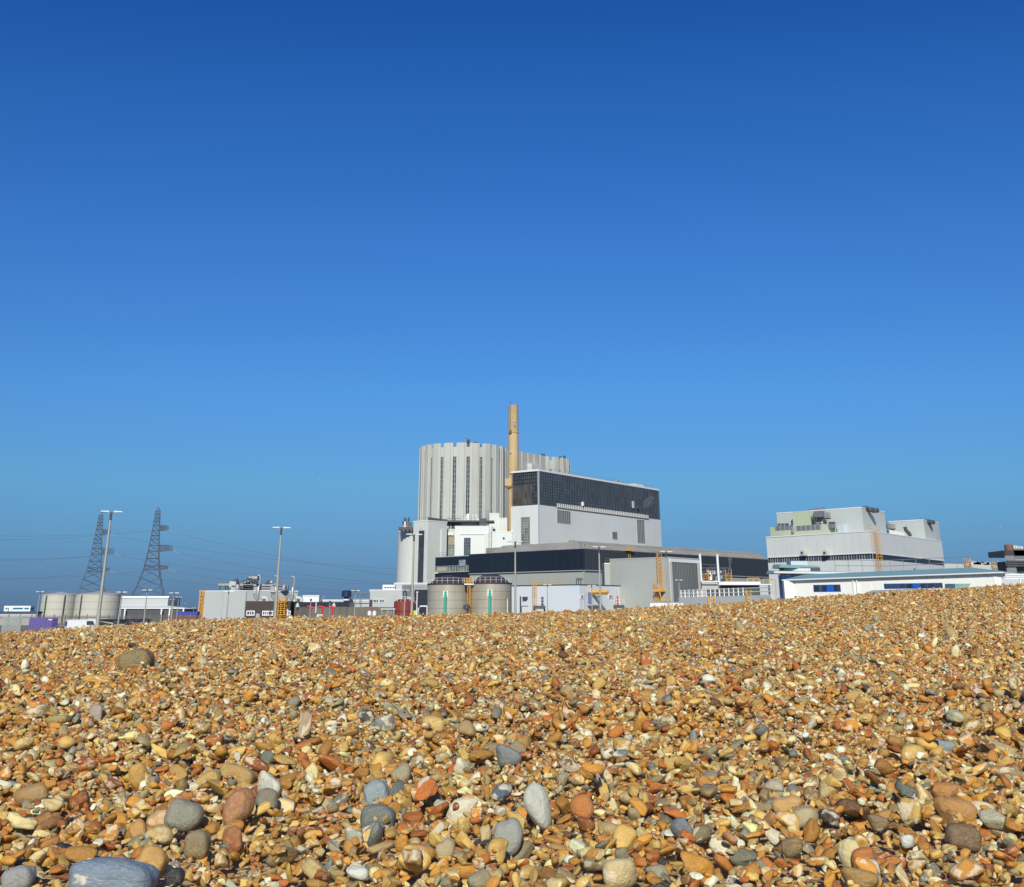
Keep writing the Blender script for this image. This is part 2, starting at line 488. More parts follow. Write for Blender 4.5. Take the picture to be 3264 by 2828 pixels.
# straight link between the drums
lk = thing('link_block', (3, 540, 0), 'straight panelled concrete block between the two ribbed reactor drums', 'building')
A_, B_ = Vector((-5.4, 516.4)), Vector((15.0, 547.0))
Wl = Wall(A_, B_)
nl = Vector((Wl.n.x, Wl.n.y))
MB().prism([tuple(A_), tuple(B_), tuple(B_ - nl * 22), tuple(A_ - nl * 22)], 0, ZT - .6).build('wall', M_RIB2, lk)
for i in range(7):
    m = MB(); s0 = 2.2 + i * 4.95; Wl.slab(m, s0, s0 + 3.9, 30, ZT, -.1, .5); m.build('panel', M_RIB, lk)
    if i < 6:
        m = MB(); Wl.slab(m, s0 + 4.2, s0 + 4.6, 30, ZT - 4, -.1, .12); m.build('groove_strip', M_RIB2, lk)
for p, q in (((330, 725), (440, 790)),):
    s0, s1, z0, z1 = Wl.rect(Z5(*p), Z5(*q)); m = MB(); Wl.slab(m, s0, s1, z0 - 4, z1, 0, 2.5); m.build('roof_housing', M_WHITE2, lk)

# ------------------------------------------------------------------ chimney
cc = at(*Z5(187, 600), 478); cx, cy = cc.x, cc.y
ztop = at(*Z5(187, 100), 476).z
zring = at(*Z5(187, 382), 476).z
ch = thing('chimney', (cx, cy, 0), 'tall tan concrete chimney between the reactor drum and the turbine hall', 'chimney')
prof = [(2.05, zring + .2), (1.98, zring + 4), (1.92, ztop)]
MB().lathe((cx, cy, 0), prof + [(1.6, ztop), (1.55, ztop - 4)], 28).build('upper_shaft', M_TAND, ch, True)
MB().lathe((cx, cy, 0), [(2.12, 0), (2.1, 40), (2.0, zring - .6)], 28).build('shaft', M_TAN, ch, True)
MB().lathe((cx, cy, 0), [(2.0, zring - .6), (2.2, zring - .5), (2.2, zring + .1), (2.0, zring + .3)], 28).build('band', M_TAND, ch)
zc0, zc1 = at(*Z5(130, 960), 476).z, at(*Z5(130, 882), 476).z
MB().box((cx - .3, cy - .4, zc0), 6.0, 5.0, zc1 - zc0).build('collar', M_TAN, ch)
MB().box((cx - .3, cy - .4, zc0 - .5), 5.0, 4.2, .5).build('collar_soffit', M_TAND, ch)
for (x, y) in ((200, 275), (200, 300), (200, 318), (157, 602), (160, 818)):
    q = at(*Z5(x, y), 475.6); MB().lathe((q.x, q.y, q.z), [(0, -.28), (.28, -.2), (.28, .2), (0, .28)], 8).build('obstruction_light', M_LAMP, ch)
q = at(*Z5(155, 385), 475.6); MB().box((q.x, q.y, q.z - .5), .9, .5, 1.2).build('junction_box', M_STEELD, ch)
MB().tube([(cx - 1.2, cy - 1.7, zring - .5), (cx - 1.2, cy - 1.7, zring + 12)], .06, 4).build('conductor', M_STEELD, ch)

# ------------------------------------------------------------------ turbine hall
C = at(*Z5(458, 790), 430); zt = C.z
L_ = at_height(*Z5(172, 815), zt); R_ = at_height(*Z5(1722, 1000), zt)
plan = corner_plan(C, L_, R_); zb = 37.4
th = thing('turbine_hall', mid(plan), 'turbine hall with a dark glazed upper storey over white cladding', 'building')
WL, WR = Wall(L_, C), Wall(C, R_)
bigger = [tuple(Vector(p) + (Vector(p) - mid(plan).to_2d()).normalized() * .5) for p in plan]
MB().prism(bigger, 0, zb).build('wall', M_WHITE, th)
MB().prism(inset(plan, .4), zb, zt - .3).build('glazed_storey', M_GLASS, th)
coping(plan, zt - .35, .6, M_RAILW, th, .35, 'roof_edge')
for W, ns, nz, mt in ((WL, 13, 9, M_MULLK), (WR, 78, 12, M_MULLK)):
    m = MB()
    for i in range(ns + 1):
        s = W.len * i / ns; W.slab(m, s - .055, s + .055, zb, zt - .3, -.2, .12)
    m.build('vertical_mullions', mt, th)['kind'] = 'stuff'
    m = MB()
    for i in range(1, nz):
        z = zb + (zt - zb) * i / nz; W.slab(m, 0, W.len, z - .035, z + .035, -.2, .08)
    m.build('transoms', mt, th)['kind'] = 'stuff'
# warm room showing through the end glazing
m = MB(); s0, s1, z0, z1 = WL.rect(Z5(182, 960), Z5(385, 1160)); WL.slab(m, s0, s1, z0, z1, -.3, .08); m.build('end_glazing', M_GLASSB, th)
m = MB(); WL.slab(m, WL.len - .35, WL.len + .1, zb, zt - .3, -.2, .42); m.build('corner_post', M_MULL, th)
# row of fins at the foot of the glazing
s0, _ = WR.uv(Z5(650, 1160)); s1, _ = WR.uv(Z5(1605, 1280))
for i in range(52):
    s = s0 + (s1 - s0) * i / 51
    m = MB(); m.hexa([WR.pt(s - .26, zb - .1, .42), WR.pt(s + .26, zb - .1, .42), WR.pt(s + .26, zb - .1, .1), WR.pt(s - .26, zb - .1, .1),
                      WR.pt(s - .26, zb + 1.25, .32), WR.pt(s + .26, zb + 1.25, .32), WR.pt(s + .26, zb + 1.25, .1), WR.pt(s - .26, zb + 1.25, .1)])
    m.build('fin', M_WHITE2, th)
m = MB(); WR.slab(m, s0 - .6, s1 + .6, zb - .2, zb - .1, 0, .45); m.build('fin_ledge', M_RUST, th)
for (x, y0, y1, mt) in ((907, 1130, 1172, M_RAILW), (1440, 1122, 1195, M_MULL)):
    s, z1 = WR.uv(Z5(x, y0)); _, z0 = WR.uv(Z5(x, y1)); m = MB(); WR.slab(m, s - .3, s + .3, z0, z1, .1, .9); m.build('vent_pipe', mt, th)
s, z = WR.uv(Z5(1492, 1190)); m = MB(); WR.slab(m, s - .5, s + .5, z - .35, z + .25, .1, .9); m.build('steam_vent', M_STEELD, th)
vent_pt = WR.pt(s, z + .3, 1.8)
WLb, WRb = Wall(bigger[0], bigger[1]), Wall(bigger[1], bigger[2])
window(th, WLb, Z5(273, 1295), Z5(363, 1600), M_GLASSG, M_MULL, 3, 11, .14)
window(th, WRb, Z5(648, 1216), Z5(790, 1358), M_LOUVRE, M_MULL, 7, 1, .12, name='louvre')
window(th, WRb, Z5(1230, 1447), Z5(1286, 1521), M_LOUVRE, M_MULL, 1, 1, .12, name='louvre')
window(th, WRb, Z5(1490, 1316), Z5(1578, 1562), M_LOUVRE, M_MULL, 5, 1, .12, name='louvre')
# corner seam and downpipes
m = MB(); WLb.slab(m, WLb.len - .12, WLb.len + .06, 10, zb, -.1, .08); m.build('downpipe', M_STEEL, th)
# lean-to along the long side
s0, z1 = WR.uv(Z5(775, 1540)); s1, zr = WR.uv(Z5(1580, 1600))
lt = MB(); lt.hexa([WR.pt(s0, 8, 4), WR.pt(s1, 8, 4), WR.pt(s1, 8, 0), WR.pt(s0, 8, 0), WR.pt(s0, z1 - 1.6, 4), WR.pt(s1, z1 - 1.6, 4), WR.pt(s1, z1 - .2, 0.2), WR.pt(s0, z1 - .2, .2)])
lt.build('lean_to', M_WHITE, th)
m = MB(); m.hexa([WR.pt(s0 - .4, z1 - 1.6, 4.5), WR.pt(s1 + .4, z1 - 1.6, 4.5), WR.pt(s1 + .4, z1 - .1, .1), WR.pt(s0 - .4, z1 - .1, .1),
                  WR.pt(s0 - .4, z1 - 1.3, 4.5), WR.pt(s1 + .4, z1 - 1.3, 4.5), WR.pt(s1 + .4, z1 + .3, .1), WR.pt(s0 - .4, z1 + .3, .1)])
m.build('lean_to_roof', M_ROOFA, th)
# roof clutter
rails(th, [WL.pt(.5, zt + .2, -1.5), WL.pt(WL.len - 1.5, zt + .2, -1.5)], 1.2, 1.8)
rails(th, [WR.pt(3, zt + .2, -1.2), WR.pt(WR.len - 1, zt + .2, -1.2)], 1.2, 2.2)
for (x, ya, yb, w) in ((815, 800, 840, .25), (1330, 885, 925, .3), (1205, 890, 915, .2), (1237, 905, 920, .6), (1310, 900, 925, .6)):
    s, zz = WR.uv(Z5(x, ya)); m = MB(); WR.slab(m, s - w, s + w, zt, zz, -2, -2 + 2 * w); m.build('roof_mast', M_STEEL, th)
s0, z1 = WR.uv(Z5(1505, 932)); s1, _ = WR.uv(Z5(1588, 960)); m = MB(); WR.slab(m, s0, s1, zt, z1, -5, -1); m.build('roof_plant_box', M_WHITE2, th)
s1_, z1 = WR.uv(Z5(735, 655))

# ------------------------------------------------------------------ low black building in front, with its paler lower wall
C = at(*Z6(1690, 155), 370); zt = C.z
L_ = at_height(*Z6(558, 210), zt); R_ = at_height(*Z7(1890, 290), zt)
BL, BR = Wall(L_, C), Wall(C, R_)
plan = corner_plan(C, L_, R_)
zb = 14.45
bb = thing('black_building', mid(plan), 'long low building with a black clad upper band and grey walls below', 'building')
MB().prism(plan, 0, zb).build('wall', M_GREYW, bb)
bigger = [tuple(Vector(p) + (Vector(p) - mid(plan).to_2d()).normalized() * .35) for p in plan]
MB().prism(bigger, zb, zt).build('cladding_band', M_BLACK, bb)
m = MB(); BR.slab(m, .3, BR.len - .3, zb + .02, zt - .02, -.1, .42); m.build('lit_black_face', M_LITBLACK_SLATE, bb)  # same black cladding, the sunlit sheen of this side put into its colour
for W, n in ((BL, 16), (BR, 34)):
    for i in range(1, n):
        s = W.len * i / n; m = MB(); W.slab(m, s - .012, s + .012, zb + .1, zt - .1, .3, .38 if W is BL else .44); m.build('cladding_seam', M_BLACK, bb)
m = MB(); BL.slab(m, 0, BL.len, zb - .18, zb + .02, -.1, .5); m.build('flashing', M_MULL, bb)
m = MB(); BR.slab(m, 0, BR.len, zb - .18, zb + .02, -.1, .5); m.build('flashing', M_MULL, bb)
# shallow hipped roof of grey sheets
s_e, _ = BL.uv(Z6(770, 190))
zr = zt + 2.3
def roof_run(W, s0, s1, n, hip0, hip1):
    for i in range(n):
        a, b = s0 + (s1 - s0) * i / n, s0 + (s1 - s0) * (i + 1) / n - .06
        a2 = max(a, s0 + hip0); b2 = min(b, s1 - hip1)
        if b2 <= a2: a2 = b2 = (a2 + b2) / 2
        m = MB(); dz = random.uniform(0, .12)
        m.hexa([W.pt(a, zt + .05, -.3), W.pt(b, zt + .05, -.3), W.pt(b2 if b2 > a2 else b2 + .05, zr + dz - .3, -4), W.pt(a2, zr + dz - .3, -4),
                W.pt(a, zt + .3, -.3), W.pt(b, zt + .3, -.3), W.pt(b2 if b2 > a2 else b2 + .05, zr + dz, -4), W.pt(a2, zr + dz, -4)])
        m.build('roof_sheet', M_ROOFA, bb)
roof_run(BL, s_e, BL.len, 22, 1.2, 4)
roof_run(BR, 0, BR.len, 40, 4, 0)
MB().prism(inset(plan, 5.5), zt - .5, zr - .35).build('roof_deck', M_ROOFA, bb)
# left, lower part of the black building
s0, z1 = BL.uv(Z6(213, 243)); zl = z1
lowm = MB(); BL.slab(lowm, s0, -.02, 0, zl, -14, .0); lowm.build('low_wing', M_BLACK, bb)
a, b, c, d = BL.rect(Z6(222, 335), Z6(556, 378))
m = MB(); BL.slab(m, a, b, c, d, -.3, .06); wo = m.build('ribbon_window', M_GLASSG, bb)
m = MB(); BL.slab(m, a - .1, b, d, d + .12, 0, .3); BL.slab(m, a - .1, b, c - .2, c, 0, .4)
for i in range(0, 13):
    s = a + (b - a) * i / 12; BL.slab(m, s - .05, s + .05, c, d, 0, .2)
m.build('frame', M_MULL, wo)
sa, sb, c, d = BL.rect(Z6(232, 338), Z6(325, 376)); m = MB(); BL.slab(m, sa, sb, c, d, 0, .1); m.build('blind', paint('tan_blind', (.42, .38, .26), .7, stain=.2), wo)
window(bb, BL, Z6(452, 268), Z6(514, 318), glass_dark('frosted_glass', (.22, .25, .28), .2, .5), M_MULLD, 2, 2, .08)
sa, sb, c, d = BL.rect(Z6(225, 388), Z6(243, 404)); m = MB(); BL.slab(m, sa, sb, c, d, 0, .8); m.build('wall_light', M_LAMP, bb)
coping([tuple(BL.pt(s0, 0, 0).xy), tuple(BL.pt(-.05, 0, 0).xy), tuple(BL.pt(-.05, 0, -14).xy), tuple(BL.pt(s0, 0, -14).xy)], zl, .22, M_MULL, bb, .12)
rails(bb, [BL.pt(s0 + 1, zl + .2, -1), BL.pt(s0 + 6, zl + .2, -1)], 1.4, 1.5)
# orange caged ladders on the long dark face
for (x, y0, y1, wd) in ((345, 160, 295, .9), (1447, 270, 405, .7)):
    s, z1 = BR.uv(Z7(x, y0)); _, z0 = BR.uv(Z7(x, y1))
    ladder(bb, BR.pt(s, z0, .4), z1 - .8, BR.d, BR.n, M_YELLOW if x < 1000 else M_STEEL, wd, th=.1)
m = MB(); s, z1 = BR.uv(Z7(340, 155)); BR.slab(m, s - 1.6, s + 1.6, zt + .1, zt + .25, -.5, 1.6); m.build('ladder_platform', M_YELLOW, bb)
rails(bb, [BR.pt(s - 1.6, zt + .25, 1.5), BR.pt(s + 1.6, zt + .25, 1.5)], 1.4, 1, M_YELLOW, .08)

# ------------------------------------------------------------------ blocks below the reactor drum
C = at(*Z4(375, 838), 440); zt = C.z
L_ = along(C, Z4(217, 850)[0], AZL); R_ = along(C, Z4(542, 850)[0], AZR)
plan = corner_plan(C, L_, R_)
st = thing('stair_tower', mid(plan), 'tall white stair tower with one dark full-height window slit', 'tower block')
MB().prism(plan, 0, zt).build('wall', M_WHITE2, st)
TL, TR = Wall(L_, C), Wall(C, R_)
window(st, TL, Z4(290, 935), Z4(322, 1420), M_GLASS, M_STEELD, 3, 32, .13)
sa, sb, c, d = TL.rect(Z4(290, 892), Z4(322, 935)); m = MB(); TL.slab(m, sa, sb, c, d, -.2, .08); m.build('infill_panel', M_RIB2, st)
coping(plan, zt, .3, M_RAILW, st, .15)
sa, sb, c, d = TR.rect(Z4(495, 890), Z4(540, 1180)); m = MB(); TR.slab(m, sa, sb, 0, d - 1, 0, .3); m.build('cladding_panel', M_WHITE, st)
rails(st, [TL.pt(.3, zt + .3, -.4), TL.pt(TL.len - .5, zt + .3, -.4)], 1.1, 2)

# curved white block at the far left of it
a0 = at(*Z4(222, 925), 447); zt2 = at(*Z4(160, 925), 452).z
lx = at(*Z4(86, 935), 470)
rc = Vector((a0.x + 2.5, 470.5)); rad = rc.x - lx.x
cb = thing('curved_block', (rc.x, rc.y, 0), 'white block with a smoothly curved wall and exhaust pipes on its roof', 'building')
MB().lathe((rc.x, rc.y, 0), [(rad, 0), (rad, zt2), (0, zt2)], 72).build('wall', M_WHITE2, cb, True)
MB().lathe((rc.x, rc.y, zt2), [(rad - .2, 0), (rad + .15, 0), (rad + .15, .5), (rad - .2, .5)], 72).build('parapet', M_RAILW, cb)
pz = at(*Y2(300, 500), 455).z
pc = at(*Y2(345, 500), 458)
MB().box((pc.x, pc.y + 3, pz - 1.0), 5.6, 5, 1.0).build('roof_platform', M_STEELD, cb)
for i in range(4): MB().box((pc.x - 2.2 + 1.4 * i, pc.y + .8, zt2), .25, .25, pz - zt2).build('platform_post', M_STEEL, cb)
rails(cb, [(pc.x - 2.7, pc.y + .7, pz), (pc.x + 2.7, pc.y + .7, pz)], 1.1, 1.2)
for (x, yt, r, mt) in ((330, 330, .38, M_RAILW), (402, 325, .3, M_RUST), (290, 400, .3, M_STEEL), (355, 395, .25, M_STEEL), (440, 430, .3, M_STEEL)):
    q = at(*Y2(x, yt), 459)
    o = MB().tube([(q.x, q.y, pz), (q.x, q.y, q.z)], r, 8).build('exhaust_pipe', mt, cb)
    MB().tube([(q.x, q.y, q.z - 1.2), (q.x, q.y, q.z + .05)], r * 1.08, 8).build('sooty_tip', M_STEELD, o)

# white blocks between stair tower and turbine hall
def front_block(name, p, q, Y, depth, label, mat=M_WHITE, cope=True):
    a = at(*p, Y); b = at(*q, Y); plan = front_plan(a, b, depth)
    t = thing(name, mid(plan), label, 'building')
    MB().prism(plan, 0, a.z).build('wall', mat, t)
    if cope: coping(plan, a.z, .25, M_RAILW, t, .12)
    return t, Wall((a.x, a.y), (b.x, b.y)), a.z
rb, RWall, rz_ = front_block('recessed_bay', Y2(1160, 575), Y2(1350, 575), 452, 10, 'narrow recessed bay with brown glazing and two round vents', M_RIB2)
window(rb, RWall, Y2(1178, 700), Y2(1335, 870), paint('tan_infill', (.34, .31, .21), .7, stain=.3), M_MULL, 1, 2, .08, name='infill_panel')
window(rb, RWall, Y2(1178, 872), Y2(1335, 1170), M_GLASSG, M_MULL, 5, 9, .09)
for x in (1226, 1288):
    s, z = RWall.uv(Y2(x, 655)); q = RWall.pt(s, z, 0)
    MB().tube([(q.x, q.y + .1, q.z), (q.x, q.y - .7, q.z)], .52, 16).build('round_vent', M_RAILW, rb)
sb_, SW, sz_ = front_block('switch_block', Y2(1345, 505), Y2(2110, 515), 446, 14, 'broad white block with a single tall barred window')
window(sb_, SW, Y2(1535, 738), Y2(1655, 1130), M_GLASS, M_MULLD, 4, 6, .1)
sa, sb, c, d = SW.rect(Y2(1440, 655), Y2(1940, 668)); m = MB(); SW.slab(m, sa, sb, c, d, 0, .25); m.build('ledge', M_WHITE2, sb_)
sa, sb, c, d = SW.rect(Y2(1940, 640), Y2(2030, 1060)); m = MB(); SW.slab(m, sa, sb, 4, d, 0, .5); m.build('riser_panel', M_WHITE2, sb_)
tb_, TW, tz_ = front_block('vent_house', Y2(1450, 440), Y2(1895, 440), 455, 8, 'low white rooftop house carrying a row of white vent pipes')
MB().box((tb_.location.x - 1, tb_.location.y - 4.5, tz_ + .2), 19, 10, .5).build('roof_slab', M_STEELD, tb_)
for (x, yt) in ((1715, 250), (1770, 255), (1800, 262), (1825, 340), (1580, 265), (1550, 300), (1500, 330)):
    q = at(*Y2(x, yt), 452); MB().tube([(q.x, q.y, tz_ + .6), (q.x, q.y, q.z)], .22, 8).build('vent_pipe', M_RAILW, tb_)
q = at(*Y2(1615, 330), 452); MB().lathe((q.x, q.y, tz_ + .6), [(0, 2.6), (.45, 2.5), (.6, 2.2), (.6, 0)], 12).build('vent_drum', M_RAILW, tb_, True)
rails(tb_, [(TW.a.x - 4, 449.5, tz_ + .7), (TW.b.x + 1, 449.5, tz_ + .7)], 1.3, 1.5)
# steel walkway platform and canopy at the foot of the drum
pl = thing('steel_walkway', at(*Y2(1100, 400), 458), 'dark steel walkway and pipe rack at the foot of the ribbed drum', 'walkway')
a, b = at(*Y2(790, 345), 462), at(*Y2(1190, 385), 458)
MB().hexa([(a.x, a.y, a.z - 1.3), (b.x, b.y, b.z - 1.0), (b.x, b.y + 4, b.z - 1.0), (a.x, a.y + 4, a.z - 1.3), (a.x, a.y, a.z + .6), (b.x, b.y, b.z + .4), (b.x, b.y + 4, b.z + .4), (a.x, a.y + 4, a.z + .6)]).build('canopy', M_STEELD, pl)
a, b = at(*Y2(1160, 415), 453), at(*Y2(1450, 415), 453)
MB().hexa([(a.x, a.y, a.z - 1.0), (b.x, b.y, b.z - 1.0), (b.x, b.y + 6, b.z - 1.0), (a.x, a.y + 6, a.z - 1.0), (a.x, a.y, a.z), (b.x, b.y, b.z), (b.x, b.y + 6, b.z), (a.x, a.y + 6, a.z)]).build('deck', M_STEELD, pl)
for k in range(5):
    q = a.lerp(b, k / 4); MB().bar((q.x, q.y, rz_), (q.x, q.y, q.z - 1), .25).build('deck_post', M_STEELD, pl)
MB().bar((a.x, a.y - .1, rz_ + .3), (b.x, b.y - .1, a.z - 1.2), .22).build('brace', M_STEEL, pl)
MB().bar((b.x, b.y - .1, rz_ + 1.5), (a.x + 3, a.y - .1, a.z - 1.2), .22).build('brace', M_STEEL, pl)
for k in range(3): MB().tube([(a.x + 1, a.y - .2, rz_ + .8 + k * 1.1), (b.x - 3, b.y - .2, rz_ + .8 + k * 1.1)], .22, 6).build('pipe', M_STEEL, pl)
rails(pl, [(a.x, a.y, a.z), (b.x, b.y, b.z)], 1.2, 1.4, M_RUST, .06)
q = at(*Y2(1920, 400), 451); MB().box((q.x, q.y, q.z - 2.4), 2.6, 2.5, 3.4).build('duct_elbow', M_STEELD, pl)
hb, HW, hz_ = front_block('upper_block', Z4(948, 770), Z4(1048, 762), 463, 12, 'small white upper block beside the chimney foot')
hb2, HW2, hz2 = front_block('step_block', Z4(1046, 815), Z4(1124, 800), 461, 10, 'white stepped block against the chimney')
q = at(*Z4(935, 735), 461); ladder(hb, (q.x, q.y, hz_ - 7), q.z - 1, (1, 0), (0, -1), M_STEEL, 1.0, th=.09)
eb, EW, ez_ = front_block('end_block', Z4(972, 945), Z4(1172, 945), 436, 10, 'plain white block with a dark porthole beside the turbine hall')
s, z = EW.uv(Z4(1092, 1003)); q = EW.pt(s, z, .1); MB().tube([(q.x, q.y + .2, q.z), (q.x, q.y - .15, q.z)], .35, 12).build('porthole', M_GLASS, eb)
q = at(*Z4(963, 1130), 435.5); ladder(eb, (q.x, q.y, 14), at(*Z4(963, 925), 435.5).z, (1, 0), (0, -1), M_STEEL, .9, th=.08)

# low annexes left of the tanks
an, AW, az_ = front_block('grey_annex', Y1(1648, 285), Y1(2010, 280), 372, 14, 'low pale grey annex with two small barred windows', M_GREYC)
for x0, x1 in ((1692, 1740), (1760, 1805)): window(an, AW, Y1(x0, 384), Y1(x1, 414), M_GLASS, M_RAILW, 3, 1, .12)
m = MB(); s0, s1, z0, z1 = AW.rect(Y1(1785, 220), Y1(1918, 278)); AW.slab(m, s0, s1, z0, z1, -6, -2); po = m.build('plant_cabinet', M_RAILW, an)
for i in range(4):
    s = s0 + (s1 - s0) * (.14 + .22 * i); m = MB(); AW.slab(m, s, s + (s1 - s0) * .17, z0 + .5, z1 - .6, -2.1, -1.9); m.build('louvre', M_STEELD, po)
ab, ABW, abz = front_block('base_block', Z4(50, 1435), Z4(372, 1428), 385, 30, 'low grey base block with pipes under the curved white block', M_GREYC)
m = MB(); s0, s1, z0, z1 = ABW.rect(Z4(125, 1448), Z4(235, 1560)); ABW.slab(m, s0, s1, z0, z1, 0, .2); m.build('grey_door', M_LOUVRE, ab)
for k in range(3):
    s0, z = ABW.uv(Z4(245, 1452 + 18 * k)); s1, _ = ABW.uv(Z4(372, 1452)); m = MB(); m.tube([ABW.pt(s0, z, .6), ABW.pt(s1, z, .6)], .25, 8); m.build('pipe', M_STEEL, ab)
db, DW, dz_ = front_block('dark_kiosk', Z4(240, 1503), Z4(366, 1503), 352, 8, 'black clad kiosk between the red tank and the steel tank', M_BLACK, False)
s0, s1, z0, z1 = DW.rect(Z4(243, 1600), Z4(262, 1625)); m = MB(); DW.slab(m, s0, s1, z0, z1, 0, .1); m.build('notice', M_REDB, db)

# ------------------------------------------------------------------ storage tanks
def ringpts(c, r, z, n=40): return [Vector((c.x + r * math.cos(a), c.y + r * math.sin(a), z)) for a in np.linspace(0, 2 * math.pi, n + 1)]
def steel_tank(pl, pr, ytop, ydome, Y, label, pipe):
    a, b = at(*pl, Y), at(*pr, Y)
    r = (b.x - a.x) / 2; c = Vector(((a.x + b.x) / 2, Y, 0))
    z1 = at(pl[0], ytop, Y).z; zd = at((pl[0] + pr[0]) / 2, ydome, Y).z + .5
    t = thing('storage_tank', c, label, 'tank', 'domed steel tanks with green pipes')
    nc = 5
    for k in range(nc):
        za, zb = z1 * k / nc, z1 * (k + 1) / nc - .06
        MB().lathe(c, [(r, za), (r, zb)], 56).build('shell_course', M_TANKM, t, True)
        MB().lathe(c, [(r - .03, zb - .04), (r - .03, zb + .08)], 56).build('seam', M_STEELD, t)
    R = ((r - .6) ** 2 + (zd - z1) ** 2) / (2 * (zd - z1))
    MB().lathe(c, [(r + .1, z1 - .25), (r + .12, z1 + .1), (r - .55, z1 + .12)] + [(math.sqrt(max(0, R * R - (R - (zd - z1) + h) ** 2)), z1 + h) for h in np.linspace(.13, zd - z1, 12)], 56).build('dome_roof', M_DOME, t, True)
    ro = None
    n = 24
    for k in range(n):
        q = ringpts(c, r + .05, z1, n)[k]
        MB().tube([q, q + Vector((0, 0, 1.5))], .045, 4).build('rail_post', M_RAILW, t)
    m = MB()
    for h in (.75, 1.45): m.tube(ringpts(c, r + .05, z1 + h), .03, 4)
    m.build('rail', M_RAILW, t)
    q = at(*pipe[0], Y - r * .98); z0 = 0; q2 = at(*pipe[1], Y - r)
    pz1 = q.z
    path = [Vector((q.x, c.y - r * .93, pz1 - .1)), Vector((q.x, c.y - r - .25, pz1 - .05)), Vector((q.x, c.y - r - .65, pz1 - .5)), Vector((q.x - .1, c.y - r - .65, 0))]
    MB().tube(path, .38, 10).build('green_pipe', M_GREEN, t, True)
    MB().box((q.x, c.y - math.sqrt(max(.1, r * r - (q.x - c.x) ** 2)) - .02, pz1 - 1.3), 1.25, .2, 1.6).build('flange_plate', M_RAILW, t)
    return t, c, r, z1
t1, c1, r1_, z1_ = steel_tank(Z6(135, 520), Z6(553, 520), Z6(0, 508)[1], Z6(0, 438)[1], 345, 'domed steel tank with a green pipe next to the black kiosk', (Z6(314, 590), Z6(308, 785)))
t2, c2, r2_, z2_ = steel_tank(Z6(560, 510), Z6(975, 510), Z6(0, 500)[1], Z6(0, 422)[1], 343, 'domed steel tank with a green pipe next to the low white store', (Z6(757, 577), Z6(752, 775)))
MB().tube([c2 + Vector((-1, -r2_ + .4, 0)), ] * 0 + [(c2.x + r2_ * .8, c2.y - r2_ * .62, 0), (c2.x + r2_ * .8, c2.y - r2_ * .62, z2_ * .62)], .12, 6).build('drain_pipe', M_RAILW, t2)
lad = (c1 + c2) / 2
st_l = thing('access_tower', (lad.x, lad.y - 4, 0), 'orange ladder and bridge between the two domed steel tanks', 'ladder')
ladder(st_l, (lad.x, lad.y - 4, 0), z1_ + .4, (1, 0), (0, -1), M_ORANGE, .9, th=.11)
MB().box((lad.x, lad.y - 4, z1_ - .3), 2.6, 2.4, .3).build('bridge_deck', M_RAILW, st_l)
rails(st_l, [(lad.x - 1.2, lad.y - 5, z1_), (lad.x + 1.2, lad.y - 5, z1_)], 1.3, .8, M_ORANGE, .09)
q = at(*Z6(525, 735), 338); MB().lathe(q, [(0, -.8), (.9, -.5), (.9, .3), (0, .7)], 10).build('valve_housing', M_STEELD, st_l, True)
# red oxide tank
a, b = at(*Z4(49, 1600), 300), at(*Z4(238, 1600), 300); r = (b.x - a.x) / 2; c = Vector(((a.x + b.x) / 2, 300, 0)); z1 = at(*Z4(140, 1605), 300).z
rt = thing('red_tank', c, 'squat red oxide tank with a white rail on its roof', 'tank')
MB().lathe(c, [(r, 0), (r, z1 * .62)], 40).build('shell_course', M_RED, rt, True)
MB().lathe(c, [(r + .02, z1 * .62), (r + .02, z1), (r * .5, z1 + .5), (0, z1 + .7)], 40).build('upper_shell', M_RED, rt, True)
MB().lathe(c, [(r + .03, z1 * .6), (r + .12, z1 * .61), (r + .03, z1 * .62)], 40).build('hoop', M_STEELD, rt)
for k in range(14):
    q = ringpts(c, r, z1, 14)[k]; MB().tube([q, q + Vector((0, 0, 1.1))], .05, 4).build('rail_post', M_RAILW, rt)
m = MB(); m.tube(ringpts(c, r, z1 + 1.05), .04, 4); m.tube(ringpts(c, r, z1 + .55), .04, 4); m.build('rail', M_RAILW, rt)

# ------------------------------------------------------------------ low white store in front of the black building
C = at(*Z6(1652, 519), 318); zt = C.z
L_ = along(C, Z6(975, 535)[0], AZL); R_ = along(C, Z6(2056, 520)[0], AZR)
plan = corner_plan(C, L_, R_)
ws = thing('white_store', mid(plan), 'low white store with small windows beside the steel tanks', 'building')
MB().prism(plan, 0, zt).build('wall', paint('blue_white_cladding', (.66, .69, .71), .5, stain=.1, ribs=.7, relief=.12), ws)
coping(plan, zt, .25, M_STEELD, ws, .1, 'roof_edge')
WA, WB = Wall(L_, C), Wall(C, R_)
for W, p, q, nx in ((WB, (1662, 622), (1690, 647), 2), (WB, (1806, 622), (1850, 647), 3), (WB, (1940, 622), (1982, 647), 3)):
    window(ws, W, Z6(*p), Z6(*q), M_GLASS, M_RAILW, nx, 1, .12)
s0, s1, z0, z1 = WA.rect(Z6(1098, 635), Z6(1136, 660)); m = MB(); WA.slab(m, s0, s1, z0, z1, 0, .7); m.build('air_vent', M_STEELD, ws)
s0, s1, z0, z1 = WA.rect(Z6(1078, 730), Z6(1138, 775)); m = MB(); WA.slab(m, s0, s1, 0, z1, 0, .06); do = m.build('door', M_WHITE, ws)
m = MB(); WA.slab(m, s0 - .1, s1 + .1, z1, z1 + .12, 0, .15); WA.slab(m, s0 - .12, s0, 0, z1, 0, .15); m.build('frame', M_STEELD, do)
